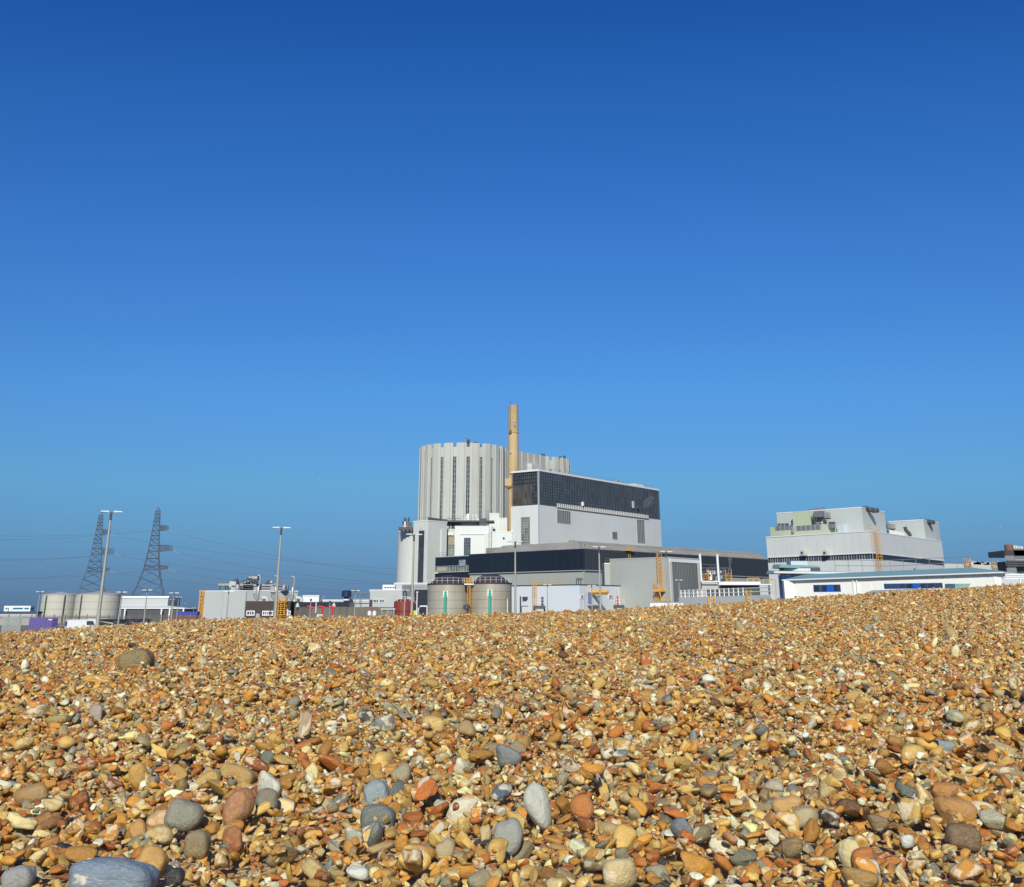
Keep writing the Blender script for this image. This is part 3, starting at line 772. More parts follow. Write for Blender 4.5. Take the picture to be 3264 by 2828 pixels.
m = MB(); s, z = WA.uv(Z6(1066, 630)); WA.slab(m, s - .12, s + .12, 0, z, 0, .3); m.build('downpipe', M_STEELD, ws)
m = MB(); s, z = WB.uv(Z6(1695, 600)); WB.slab(m, s - .1, s + .1, 0, z, 0, .25); m.build('downpipe', M_MULL, ws)
# pale door leaf with hoist beam
s0, s1, z0, z1 = WB.rect(Z6(1733, 588), Z6(1772, 700)); m = MB(); WB.slab(m, s0, s1, z0, z1, 0, .15); m.build('loading_door', paint('lilac_door', (.23, .25, .42), .5, stain=.1), ws)
s, z = WB.uv(Z6(1765, 592)); tip = WB.pt(s + .3, z, 5.0)
MB().bar(WB.pt(s, z, 0), tip, .75).build('hoist_beam', M_ORANGE, ws)
s0, s1, z0, z1 = WB.rect(Z6(1728, 715), Z6(1838, 728)); m = MB(); WB.slab(m, s0, s1, z0, z1, 0, 1.6); m.build('loading_ledge', M_STEEL, ws)
# caged ladders on the store
s, z1 = WA.uv(Z6(1215, 470)); ladder(ws, WA.pt(s, 0, .0), z1 - 1.2, WA.d, WA.n, M_YELLOW, 1.0, th=.1)
for x, yt in ((1240, 470), (1418, 465)):
    s, z = WA.uv(Z6(x, yt)); rails(ws, [WA.pt(s - 1.6, zt + .2, -.6), WA.pt(s + 1.6, zt + .2, -.6)], z - zt, 1.0, M_YELLOW, .07, name='guard_rail')
s, z = WA.uv(Z6(1605, 450))
for dx in (-.7, 0, .7):
    MB().tube([WA.pt(s + dx, zt, -1.5), WA.pt(s + dx, z - .3, -1.5), WA.pt(s + dx + .15, z, -1.5), WA.pt(s + dx + .4, z, -1.5), WA.pt(s + dx + .5, z - .5, -1.5)], .12, 6).build('gooseneck_vent', M_STEELD, ws)
# skips and machines in front of it
def skip(p, q, Y, label, mast=None):
    a, b = at(*p, Y), at(*q, Y); w = b.x - a.x
    t = thing('loading_skid', ((a.x + b.x) / 2, Y, 0), label, 'skid')
    MB().box(((a.x + b.x) / 2, Y + 1, a.z - .7), w, 2, .7).build('deck', M_STEELD, t)
    for s in (.08, .92): MB().bar((a.x + w * s, Y + .5, 0), (a.x + w * s, Y + .5, a.z - .7), .3).build('leg', M_STEELD, t)
    MB().bar((a.x + w * .92, Y + .4, a.z - .7), (a.x + w * .78, Y + .4, 0), .2).build('brace', M_STEELD, t)
    rails(t, [(a.x, Y + .2, a.z), (b.x, Y + .2, a.z)], 1.2, 1.2, M_RAILW, .05)
    if mast:
        for (x, yt, w_, mt) in mast:
            q = at(*x, Y + 1); zt_ = at(x[0], yt, Y + 1).z
            MB().box((q.x, Y + 1, a.z), w_, w_, zt_ - a.z).build('mast', mt, t)
    return t
skip(Y3(0, 470), Y3(200, 470), 296, 'dark steel loading skid with a grey pump at the white store', [(Y3(150, 470), Y3(0, 325)[1], .55, M_STEELD)])
skip(Y3(1330, 458), Y3(1500, 455), 300, 'dark steel loading skid carrying a red post beside the store corner', [(Y3(1393, 455), Y3(0, 310)[1], .35, M_REDB), (Y3(1358, 455), Y3(0, 340)[1], .3, M_YELLOW)])

# ------------------------------------------------------------------ big grey shed with louvred end
C = at(*Z7(805, 272), 322); zt = C.z
L_ = along(C, Z7(155, 300)[0], AZL); R_ = along(C, Z7(1150, 300)[0], AZR)
plan = corner_plan(C, L_, R_)
gs = thing('grey_shed', mid(plan), 'big plain grey green shed with a louvred end door', 'building')
MB().prism(plan, 0, zt).build('wall', M_GREYW, gs)
coping(plan, zt, .3, M_MULL, gs, .12, 'roof_edge')
GA, GB = Wall(L_, C), Wall(C, R_)
s0, s1, z0, z1 = GB.rect(Z7(822, 315), Z7(1128, 750))
m = MB(); GB.slab(m, s0, s1, 0, z1, -.2, .08); lv = m.build('louvred_door', M_LOUVG, gs)
for i in range(34):
    s = s0 + (s1 - s0) * (i + .5) / 34; m = MB(); GB.slab(m, s - .06, s + .06, 0, z1, .05, .28); m.build('louvre_slat', M_MULLD if i % 2 else M_LOUVG, lv)
m = MB(); GB.slab(m, s0 - .9, s1 + .9, z1, zt - .1, 0, .35); m.build('lintel', M_RAILW, gs)
for a in (s0 - .9, s1): m = MB(); GB.slab(m, a, a + .9, 0, z1, 0, .3); m.build('jamb', M_RIB2, gs)
s, z1 = GA.uv(Z7(703, 235)); _, zm = GA.uv(Z7(703, 615)); ladder(gs, GA.pt(s, zm, 0), z1 - .8, GA.d, GA.n, M_ORANGE, 1.1, th=.12)
m = MB(); GA.slab(m, s - 1.3, s + 1.3, zm - .6, zm - .1, 0, 2.0); m.build('ladder_landing', M_ORANGE, gs)
s2, z2 = GA.uv(Z7(672, 525)); ladder(gs, GA.pt(s2, 0, .2), z2 - 1, GA.d, GA.n, M_ORANGE, 1.0, th=.11)
MB().bar(GA.pt(s + .9, zm - .6, 1.8), GA.pt(s - .8, zm - 3.6, .1), .16).build('bracket', M_ORANGE, gs)
MB().bar(GA.pt(s + 1.6, zm - 3.4, 1.8), GA.pt(s + .4, zm - .6, 1.8), .16).build('bracket', M_ORANGE, gs)
for x in (765, 800, 832): s, z = GA.uv(Z7(x, 705)); rails(gs, [GA.pt(s - .8, 0, 1.2), GA.pt(s + .5, 0, 1.2)], z, 1.3, M_YELLOW, .07, name='guard_rail')
# its lower extension at the left
ge, GEW, gez = front_block('shed_step', Z7(90, 338), Z7(152, 338), 334, 10, 'narrow grey step block against the big shed', M_GREYW)
rails(ge, [GEW.pt(.4, gez + .2, -.5), GEW.pt(GEW.len, gez + .2, -.5)], 1.3, 1.6, M_RUST, .06)

# transformer and pipework yard right of the shed
ty = thing('pipe_rack', at(*Y4(620, 560), 352), 'blue grey pipe rack crowded with valves and white pipes', 'pipe rack')
ty.location.z = 0
base_z = at(*Y4(600, 575), 350).z
a, b = at(*Y4(350, 575), 350), at(*Y4(880, 575), 350)
MB().box(((a.x + b.x) / 2, 353, 0), b.x - a.x, 6, base_z).build('plinth', M_GREYC, ty)
zdeck = at(*Y4(600, 445), 350).z
for k in range(9):
    x = a.x + (b.x - a.x) * k / 8; MB().bar((x, 350.2, base_z), (x, 350.2, zdeck), .22).build('column', M_STEELD, ty)
for z in (zdeck, base_z + (zdeck - base_z) * .5): MB().box(((a.x + b.x) / 2, 351.5, z), b.x - a.x, 3, .25).build('deck', M_STEELD, ty)
rails(ty, [(a.x, 350, zdeck + .2), (b.x, 350, zdeck + .2)], 1.6, 1.3, M_STEEL, .06)
for k in range(7):
    q = at(*Y4(450 + 40 * k, 345), 350.8)
    MB().tube([(q.x - .5, q.y, zdeck), (q.x - .35, q.y, q.z - 1), (q.x, q.y, q.z), (q.x + .3, q.y, q.z - .4), (q.x + .35, q.y, zdeck + .5)], .24, 8).build('swan_neck_pipe', M_RAILW, ty, True)
for k in range(10):
    q = at(*Y4(440 + 40 * k + random.uniform(-12, 12), 500 + random.uniform(-10, 30)), 349.6)
    MB().lathe((q.x, q.y, q.z), [(0, -.6), (.5, -.4), (.5, .3), (.2, .6), (0, .6)], 8).build('valve', random.choice([M_RAILW, M_STEEL, M_STEELD, M_STEELD]), ty, True)
MB().bar((a.x + 1.5, 349.4, base_z + 2.8), (a.x + 4, 349.4, base_z), .25).build('brace', M_RAILW, ty)
for (x, w_) in ((400, 2.4), (855, 2.0)):
    q = at(*Y4(x, 340), 349.3); ladder(ty, (q.x, q.y, base_z), q.z - 1, (1, 0), (0, -1), M_ORANGE, w_ * .8, th=.16)
q = at(*Y4(490, 250), 356); b0 = at(*Y4(630, 250), 356)
m = MB()
for i in range(5):
    x = q.x + (b0.x - q.x) * i / 4; m.bar((x, 356, q.z - 4), (x, 356, q.z), .3)
m.bar((q.x - 8, 356, q.z), (b0.x, 356, q.z), .35); m.build('gantry', M_STEELD, ty)
for (x0, yt, x1, yb) in ((308, 40, 325, 580), (645, 50, 670, 350)):
    p = at(*Y4(x0, yt), 347)
    vs = thing('vent_stack', (p.x, 347, 0), 'slim white vent stack ' + ('at the shed corner' if x0 < 400 else 'rising from the pipe rack'), 'vent stack', 'white vent stacks by the pipe rack')
    MB().tube([(p.x, 347, 0), (p.x, 347, p.z)], .32, 8).build('pipe', M_RAILW, vs, True)
    MB().tube([(p.x, 347, p.z - .5), (p.x, 347, p.z + .1)], .38, 8).build('cap', M_LAMP, vs)
# long low store with louvred front
ls, LSW, lz = front_block('louvred_store', Y4(700, 598), Y4(1465, 598), 330, 12, 'long low pale store with a dark louvred opening', M_GREYC)
s0, s1, z0, z1 = LSW.rect(Y4(705, 640), Y4(1445, 730)); m = MB(); LSW.slab(m, s0, s1, 2, z1, -.2, .05); m.build('louvred_opening', M_LOUVG, ls)
m = MB(); LSW.slab(m, s0 - .6, s1 + .4, z1, z1 + .8, 0, 1.4); m.build('canopy', M_RAILW, ls)
le, LEW, lez = front_block('pale_annex', Y4(345, 585), Y4(690, 590), 333, 12, 'pale annex below the pipe rack', M_GREYC)
m = MB(); s0, s1, z0, z1 = LEW.rect(Y4(345, 610), Y4(650, 628)); LEW.slab(m, s0, s1, z0, z1, 0, .5); m.build('ledge', M_STEEL, le)
m = MB(); s0, s1, z0, z1 = LEW.rect(Y4(410, 715), Y4(690, 800)); LEW.slab(m, s0, s1, 0, z1, -.1, .08); m.build('opening', M_STEELD, le)
l3, L3W, l3z = front_block('end_annex', Y4(1465, 640), Y4(1700, 625), 328, 10, 'pale end annex with a narrow dark door', M_GREYC)
s0, s1, z0, z1 = L3W.rect(Y4(1628, 628), Y4(1675, 815)); m = MB(); L3W.slab(m, s0, s1, z0, z1 - .2, 0, .1); m.build('door', M_GLASS, l3)
for (x, yt) in ((1345, 510), (1650, 530)):
    q = at(*Y4(x, yt), 340); zb_ = at(*Y4(x, 600), 340).z
    yp = thing('yellow_guard', (q.x, 340, zb_ - .1), 'small yellow guard frame ' + ('over the louvred store' if x < 1500 else 'over the end annex'), 'guard frame', 'yellow roof guards')
    for dx in (-1.6, 0, 1.6): MB().tube([(q.x + dx, 340, zb_ - 3), (q.x + dx, 340, q.z)], .12, 4).build('post', M_YELLOW, yp)
    MB().tube([(q.x - 1.6, 340, q.z), (q.x + 1.6, 340, q.z)], .12, 4).build('rail', M_YELLOW, yp)
# white wall with palisade posts in front of the yard
wa, wb = at(*Y4(-90, 880), 300), at(*Y4(1700, 830), 262)
bw = thing('boundary_wall', ((wa.x + wb.x) / 2, (wa.y + wb.y) / 2, 0), 'low white boundary wall topped by white posts and rails', 'wall')
WW = Wall(wa, wb)
z_w0, z_w1 = wa.z, wb.z
WWm = MB(); WWm.hexa([WW.pt(-14, 0, .2), WW.pt(WW.len, 0, .2), WW.pt(WW.len, 0, -.3), WW.pt(-14, 0, -.3), WW.pt(-14, z_w0 - 2.2, .2), WW.pt(WW.len, z_w1, .2), WW.pt(WW.len, z_w1, -.3), WW.pt(-14, z_w0 - 2.2, -.3)])
zw = lambda s: z_w0 + (z_w1 - z_w0) * s / WW.len
WWm = MB(); WWm.hexa([WW.pt(0, 0, .2), WW.pt(WW.len, 0, .2), WW.pt(WW.len, 0, -.3), WW.pt(0, 0, -.3), WW.pt(0, z_w0, .2), WW.pt(WW.len, z_w1, .2), WW.pt(WW.len, z_w1, -.3), WW.pt(0, z_w0, -.3)])
WWm.build('wall', M_WHITE, bw)
for i in range(15):
    s = WW.len * (.02 + .05 * i)
    _, zp = WW.uv((lambda p: (p[0], p[1]))(Y4(-60 + 90 * i, 775 - 3 * i)))
    MB().box(WW.pt(s, zw(s), -.05), .2, .2, 1.6).build('post', M_RAILW, bw)
for h in (.7, 1.45): MB().bar(WW.pt(0, zw(0) + h, -.05), WW.pt(WW.len, zw(WW.len) + h, -.05), .12).build('rail', M_RAILW, bw)
for i in range(11):
    s = WW.len * (.02 + .022 * i) + .4; MB().box(WW.pt(s, zw(s), -.15), .09, .09, 1.35).build('paling', M_RAILW, bw)
lw0, lw1 = at(*Z7(590, 765), 285), at(*Z7(955, 762), 285)
lw = thing('kerb_wall', ((lw0.x + lw1.x) / 2, 285, 0), 'very low white kerb wall before the grey shed', 'wall')
MB().box(((lw0.x + lw1.x) / 2, 285, 0), lw1.x - lw0.x, .5, lw0.z).build('wall', M_RAILW, lw)
MB().box(((lw0.x + lw1.x) / 2, 285, lw0.z), lw1.x - lw0.x + .2, .7, .15).build('coping', M_STEEL, lw)
for (x0, x1, yt, yb) in ((465, 590, 840, 1000), (1215, 1300, 740, 930)):
    q = at(*Y4((x0 + x1) / 2, yt), 280 if x0 < 1000 else 270); w_ = (x1 - x0) * .1644 * q.y / 4084
    g = thing('yellow_stair', (q.x, q.y, 0), 'yellow steel step ladder over the white wall ' + ('near the louvred end' if x0 < 1000 else 'near the end annex'), 'step ladder', 'yellow stiles over the wall')
    for sx in (-1, 1):
        for sy in (0, 1): MB().bar((q.x + sx * w_ / 2, q.y + sy, 0), (q.x + sx * w_ / 2, q.y + sy, q.z), .2).build('post', M_YELLOW, g)
    for k in range(1, 9): MB().box((q.x, q.y, q.z * k / 9), w_, .4, .1).build('tread', M_YELLOW, g)
    MB().box((q.x, q.y + .5, q.z * .72), w_, 1.2, .15).build('landing', M_ORANGE, g)
# ------------------------------------------------------------------ second station block, right
C = at(*Z8(890, 275), 350); zt = C.z
L_ = at_height(*Z8(100, 322), zt); R_ = at_height(*Z8(1440, 355), zt)
plan = corner_plan(C, L_, R_)
RL, RR = Wall(L_, C), Wall(C, R_)
wb_ = thing('white_block', mid(plan), 'broad white clad block with a dark window band around it', 'building')
zs1 = RL.uv(Z8(888, 442))[1]; zs0 = RL.uv(Z8(888, 484))[1]
MB().prism(plan, 0, zs0).build('lower_wall', M_WHITE, wb_)
MB().prism(inset(plan, .35), zs0, zs1).build('window_band', M_GLASS, wb_)
MB().prism(plan, zs1, zt).build('upper_wall', M_WHITE, wb_)
coping(plan, zt, .3, M_RAILW, wb_, .15, 'roof_edge')
nw = 42
for i in range(nw + 1):
    s = RL.len * i / nw; m = MB(); RL.slab(m, s - .06, s + .06, zs0, zs1, -.3, -.17); m.build('mullion', M_MULL if i % 5 else M_MULLD, wb_)
m = MB(); RR.slab(m, .2, RR.len - .2, zs0, zs1, -.3, -.12); m.build('dark_strip', M_BLACK, wb_)
for W in (RL, RR):
    m = MB(); W.slab(m, 0, W.len, zs1, zs1 + .22, -.1, .12); m.build('drip_edge', M_RAILW, wb_)
    n = 12 if W is RL else 20
    for i in range(1, n):
        s = W.len * i / n; m = MB(); W.slab(m, s - .02, s + .02, zs1 + .3, zt, -.1, .03); m.build('cladding_seam', M_MULL, wb_)
for x in (400, 572):
    s, z = RL.uv(Z8(x, 420)); _, z0 = RL.uv(Z8(x, 458))
    m = MB(); RL.slab(m, s - .55, s + .75, z0, z, 0, 1.8); o = m.build('wall_vent', M_RIB, wb_)
    m = MB(); RL.slab(m, s - .3, s + .5, z0 + .4, z - .4, 1.8, 1.86); m.build('grille', M_STEELD, o)
s, z1 = RR.uv(Z8(912, 240)); ladder(wb_, RR.pt(s + .3, 5, .1), z1 - 1.1, RR.d, RR.n, M_ORANGE, 1.3, th=.12)
rails(wb_, [RR.pt(.2, zt + .3, -.6), RR.pt(3.0, zt + .3, -.6)], 1.5, 1, M_YELLOW, .08)
# upper blocks on its roof
def roof_block(c, l, r, Y, label, name):
    C = at(*c, Y); z = C.z; L2 = at_height(*l, z); R2 = at_height(*r, z)
    plan = corner_plan(C, L2, R2)
    t = thing(name, (mid(plan).x, mid(plan).y, zt - 2), label, 'building')
    MB().prism(plan, zt - 2, z).build('wall', M_RIBW, t)
    coping(plan, z, .25, M_RAILW, t, .12, 'roof_edge')
    return t, Wall(L2, C), Wall(C, R2), z
M_RIBW = paint('grey_white_panel', (.52, .55, .51), .6, stain=.14, ribs=.8, relief=.1)
ub, UL, UR, uz = roof_block(Z8(828, 92), Z8(180, 138), Z8(1003, 127), 372, 'tall pale upper block with fans at its roof corner', 'upper_block')
ub2, UL2, UR2, uz2 = roof_block(Z8(1300, 187), Z8(1035, 202), Z8(1416, 210), 396, 'lower pale upper block with a bent black pipe', 'upper_block')
for (t, pts, Y) in ((ub, ((852, 82), (895, 92), (930, 98)), 374), (ub2, ((1300, 178), (1330, 183), (1358, 188)), 398)):
    for p in pts:
        q = at(*Z8(*p), Y + 2)
        o = MB().lathe((q.x, q.y, q.z - 1.2), [(1.0, 0), (1.2, .3), (1.2, .9), (.9, 1.2), (0, 1.0)], 18).build('roof_fan', M_STEELD, t, True)
        MB().lathe((q.x, q.y, q.z - .12), [(.9, 0), (.4, .15), (0, .15)], 18).build('fan_blades', M_RUST, o)
# green plant room and cooling grille on the front of the tall block
def slab_on(W, p, q, o0, o1, mat, name, parent):
    s0, s1, z0, z1 = W.rect(p, q); m = MB(); W.slab(m, s0, s1, z0, z1, o0, o1); return m.build(name, mat, parent)
slab_on(UL, Y5(345, 180), Y5(650, 415), 0, 3, M_PALEG, 'plant_room', ub)
slab_on(UL, Y5(30, 455), Y5(1010, 590), 0, 5, M_PALEG, 'green_lower_house', ub)
for x0, x1 in ((115, 440), (475, 920)):
    s0, s1, z0, z1 = UL.rect(Y5(x0, 432), Y5(x1, 490))
    n = 12 if x0 < 200 else 16
    for i in range(n):
        a = s0 + (s1 - s0) * i / n; m = MB(); UL.slab(m, a + .03, a + (s1 - s0) / n - .03, z0, z1, 5, 5.12); m.build('grille_panel', M_LOUVRE if i % 3 else M_STEEL, ub)
slab_on(UL, Y5(425, 450), Y5(460, 545), 5, 5.8, M_STEEL, 'duct', ub)
slab_on(UL, Y5(665, 170), Y5(825, 265), 0, 1.6, M_LOUVRE, 'cooling_grille', ub)
slab_on(UL, Y5(828, 190), Y5(920, 280), 0, 1.0, M_STEEL, 'duct_end', ub)
slab_on(UL, Y5(310, 340), Y5(358, 425), 0, 1.2, M_GLASS, 'door', ub)
slab_on(UL, Y5(1070, 400), Y5(1195, 525), 0, 1.5, M_TEALB, 'blue_panel', ub)
slab_on(UL, Y5(1010, 390), Y5(1065, 460), 2, 4.0, M_LOUVRE, 'grille_end', ub)
for k in range(10):
    s, z = UL.uv(Y5(650 + 38 * k + random.uniform(-8, 8), 405)); h = random.uniform(.6, 1.9); w_ = random.uniform(.3, .8); m = MB(); UL.slab(m, s - w_, s + w_, z - 1, z + h, 1.0, 2.0); m.build('roof_unit', random.choice([M_STEEL, M_STEELD, M_RIB]), ub)
for k in range(6):
    s, z = UL.uv(Y5(90 + 30 * k, 450)); m = MB(); UL.slab(m, s - .4, s + .4, z - .5, z + 1.2, 2.0, 2.8); m.build('roof_unit', M_STEELD if k % 2 else M_STEEL, ub)
for (a, b) in (((650, 300), (735, 275)), ((700, 270), (690, 370)), ((740, 280), (720, 370)), ((650, 260), (680, 320))):
    p, q = UL.pt(*UL.uv(Y5(*a)), 2.0), UL.pt(*UL.uv(Y5(*b)), 2.0); MB().tube([p, q], .22, 6).build('pipe', M_STEELD, ub)
m = MB()
for k in range(18):
    s = UL.len * (.34 + .012 * k); z = uz + .2; m.bar(UL.pt(s, z, -2), UL.pt(s, z + random.uniform(.6, 1.1), -2), .12)
m.build('roof_spikes', M_RUST, ub)['kind'] = 'stuff'
pts = [at(*Z8(1160 + dx, y), 395) for dx, y in ((0, 238), (6, 262), (22, 280), (34, 292), (42, 310))]
MB().tube(pts, .6, 8).build('bent_pipe', M_STEELD, ub2, True)
slab_on(UL2, Z8(1020, 217), Z8(1055, 253), 0, 4, M_LOUVRE, 'cooling_grille', ub2)
slab_on(UL2, Z8(1060, 220), Z8(1090, 252), 0, 3, M_STEEL, 'cooling_grille', ub2)
q0, q1 = at(*Z8(1030, 262), 392), at(*Z8(1150, 285), 392)
MB().hexa([(q0.x, 391, q0.z - 4), (q1.x, 391, q1.z - 3), (q1.x, 396, q1.z - 3), (q0.x, 396, q0.z - 4), (q0.x, 391, q0.z), (q1.x, 391, q1.z), (q1.x, 396, q1.z), (q0.x, 396, q0.z)]).build('sloping_duct', M_RIBW, ub2)

# ------------------------------------------------------------------ visitor building with teal roofs
Yc = 190
C = at(*Z8(1885, 600), Yc)                       # right end of the long front wall
P1 = at(*Z8(905, 660), 214); P0 = at(*Z8(322, 655), 213)
VW = Wall(P0, C)
P1s = VW.uv(Z8(905, 660))[0]
v_eave = C.z
vb = thing('visitor_building', (VW.pt(VW.len / 2, 0).x, VW.pt(VW.len / 2, 0).y, 0), 'single storey cream building with teal roof and blue window bands', 'building')
zE0 = VW.uv(Z8(322, 645))[1]; zE1 = VW.uv(Z8(1885, 590))[1]
zE = (zE0 + zE1) / 2
m = MB(); m.hexa([VW.pt(0, 0, 0), VW.pt(VW.len, 0, 0), VW.pt(VW.len, 0, -16), VW.pt(0, 0, -16), VW.pt(0, zE0, 0), VW.pt(VW.len, zE1, 0), VW.pt(VW.len, zE1, -16), VW.pt(0, zE0, -16)])
m.build('wall', M_CREAMJ, vb)
# wall panels, each proud of the joints
xs_p = [322, 437, 560, 690, 775, 0, 920, 990, 1105, 1222, 1340, 1455, 1565, 1690, 1800, 1885]
def eave_z(s): return zE0 + (zE1 - zE0) * s / VW.len
prev = None
for x in xs_p:
    if x == 0: prev = None; continue
    s = VW.uv(Z8(x, 670))[0]
    if prev is not None:
        m = MB(); a, b = prev + .05, s - .05
        m.hexa([VW.pt(a, 0, .06), VW.pt(b, 0, .06), VW.pt(b, 0, -.05), VW.pt(a, 0, -.05), VW.pt(a, eave_z(a) - .02, .06), VW.pt(b, eave_z(b) - .02, .06), VW.pt(b, eave_z(b) - .02, -.05), VW.pt(a, eave_z(a) - .02, -.05)])
        m.build('wall_panel', M_CREAMP, vb)
    prev = s
def band(p, q, cells):
    s0, s1, z0, z1 = VW.rect(p, q)
    m = MB(); VW.slab(m, s0, s1, z0, z1, -.05, .10); o = m.build('window_band', M_BLUE, vb)
    n = len(cells); w = (s1 - s0) / n
    for i, c in enumerate(cells):
        m = MB(); VW.slab(m, s0 + i * w + .08, s0 + (i + 1) * w - .08, z0 + .1, z1 - .1, .10, .13); m.build('pane' if c == 'g' else 'infill_panel', M_GLASS if c == 'g' else M_BLUEP, o)
band(Y6(752, 515), Y6(1188, 622), 'ggbg')
band(Z8(1000, 672), Z8(1452, 706), 'ggggbggg')
# recessed corner between the two wings
s0 = VW.uv(Z8(795, 700))[0]; s1 = VW.uv(Z8(905, 700))[0]
m = MB(); VW.slab(m, s0, s1, 0, eave_z(s0) - .05, -.1, .02); m.build('corner_infill', M_CREAMP, vb)
for x in (772, 800): s = VW.uv(Z8(x, 700))[0]; MB().tube([VW.pt(s, 0, .2), VW.pt(s, eave_z(s), .2)], .12, 6).build('downpipe', M_RAILW, vb)
# main roof: eave overhang and shallow teal slope
def roof_slab(a, b, z0f, out, back, rise, mat, parent, fascia=True, thick=.18):
    m = MB()
    m.hexa([VW.pt(a, z0f(a), out), VW.pt(b, z0f(b), out), VW.pt(b, z0f(b) + rise, -back), VW.pt(a, z0f(a) + rise, -back),
            VW.pt(a, z0f(a) + thick, out), VW.pt(b, z0f(b) + thick, out), VW.pt(b, z0f(b) + rise + thick, -back), VW.pt(a, z0f(a) + rise + thick, -back)])
    o = m.build('roof', mat, parent)
    if fascia:
        m = MB(); m.tube([VW.pt(a - .1, z0f(a) + .02, out + .12), VW.pt(b + .1, z0f(b) + .02, out + .12)], .17, 8); m.build('gutter', M_RAILW, o)
    return o
se = VW.uv(Z8(240, 640))[0]
OV = .55
E_ = VW.pt(VW.len + .5, zE1, OV); Rg = VW.pt(VW.len - 7, zE1 + .95, -7); up_ = Vector((0, 0, .14))
m = MB(); p_ = [VW.pt(se, eave_z(se), OV), E_, Rg, VW.pt(se, eave_z(se) + .95, -7)]
m.hexa(p_ + [q + up_ for q in p_]); ro = m.build('roof', M_TEAL, vb)
MB().tube([VW.pt(se - .1, eave_z(se) + .02, OV + .1), VW.pt(VW.len + .6, zE1 + .02, OV + .1)], .11, 8).build('gutter', M_RAILW, ro)
m = MB(); p_ = [VW.pt(se, eave_z(se) - .1, OV - .04), VW.pt(VW.len + .4, eave_z(VW.len) - .1, OV - .04), VW.pt(VW.len + .4, eave_z(VW.len) - .1, .07), VW.pt(se, eave_z(se) - .1, .07)]
m.hexa(p_ + [q + Vector((0, 0, .095)) for q in p_]); m.build('soffit', M_GREYC, ro)
# right gable end
RE = along(C, Z8(2100, 600)[0], math.radians(33)); GW = Wall(C, RE)
m = MB(); m.hexa([GW.pt(0, 0, 0), GW.pt(GW.len, 0, 0), GW.pt(GW.len, 0, -1), GW.pt(0, 0, -1), GW.pt(0, zE1, 0), GW.pt(GW.len, zE1, 0), GW.pt(GW.len, zE1, -1), GW.pt(0, zE1, -1)])
m.build('end_wall', M_CREAMP, vb)
for x0, x1 in ((1708, 1780), (1850, 1930)):
    window(vb, GW, Y7(x0, 605), Y7(x1, 680), M_GLASS, M_RAILW, 1, 1, .12)
m = MB(); E2_ = GW.pt(GW.len, zE1, OV); Rg2 = Vector((Rg.x, Rg.y, Rg.z)) + Vector((GW.d.x, GW.d.y, 0)) * GW.len
p_ = [E_ + Vector((0, 0, .003)), E2_, Rg2, Rg + Vector((0, 0, .003))]; m.hexa(p_ + [q + up_ for q in p_])
o = m.build('end_roof', M_TEAL, vb); MB().tube([E_ + Vector((.1, 0, .02)), E2_ + Vector((.1, 0, .02))], .11, 8).build('gutter', M_RAILW, o)
# glazed blue entrance at the left end
E0 = at(*Z8(200, 640), 232); E1 = at(*Z8(290, 640), 230)
EWl = Wall(E0, E1); ez1 = EWl.uv(Z8(240, 605))[1]
m = MB(); EWl.slab(m, 0, EWl.len + 1.5, 0, ez1, -6, 0); ent = m.build('entrance', M_GLASS, vb)
for f in (0, .42, 1.0): m = MB(); s = EWl.len * f; EWl.slab(m, s - .07, s + .07, 0, ez1, -.05, .10); m.build('entrance_mullion', M_BLUE, ent)
for f in (.30, .46, .62, .8, .98): m = MB(); EWl.slab(m, 0, EWl.len, ez1 * f - .045, ez1 * f + .045, -.05, .08); m.build('entrance_transom', M_BLUE, ent)
m = MB(); p = VW.pt(0, 0, -.05); m.box((p.x - .9, p.y + .7, 0), 2.0, 1.2, zE0 - .1); m.build('side_wall', M_CREAMP, vb)
# upper teal canopies and lantern
def flat_roof(pa, pb, Y, depth, th, mat, name, parent, overhang=0):
    a, b = at(*pa, Y), at(*pb, Y + 6)
    m = MB(); z0, z1 = a.z, b.z; zz = max(z0, z1)
    m.hexa([(a.x, a.y, zz - th), (b.x, b.y, zz - th), (b.x, b.y + depth, zz - th), (a.x, a.y + depth, zz - th), (a.x + .4, a.y + .3, zz), (b.x - .4, b.y, zz), (b.x - .4, b.y + depth, zz + .3), (a.x + .4, a.y + depth, zz + .3)])
    return m.build(name, mat, parent), a, b, zz
o, a, b, zz = flat_roof(Y6(140, 345), Y6(1255, 310), 236, 8, .35, M_TEAL, 'canopy_roof', vb)
MB().tube([(a.x - .1, a.y - .2, zz - .3), (b.x, b.y - .2, zz - .3)], .2, 8).build('gutter', M_RAILW, o)
MB().box(((a.x + b.x) / 2 + 2, a.y + 6, 0), (b.x - a.x) * .8, 6, zz - .4).build('upper_wall', M_GREYC, vb)
o2, a2, b2, zz2 = flat_roof(Y6(215, 240), Y6(860, 215), 240, 7, .5, M_TEAL, 'lantern_roof', vb)
lw_, lb_ = at(*Y6(300, 270), 242), at(*Y6(800, 270), 246)
MB().box(((lw_.x + lb_.x) / 2, 245, 0), lb_.x - lw_.x, 4, zz2 - .4).build('lantern_wall', M_STEELD, vb)
for k in range(16):
    x = lw_.x + (lb_.x - lw_.x) * (k + .5) / 22; MB().box((x, 242.9, zz - .1), .25, .1, zz2 - zz - .45).build('lantern_slat', M_RAILW, vb)
pb0, pb1 = at(*Y6(395, 140), 250), at(*Y6(660, 140), 250)
MB().box(((pb0.x + pb1.x) / 2, 252, 0), pb1.x - pb0.x, 4, pb0.z).build('plant_box', M_TEALB, vb)
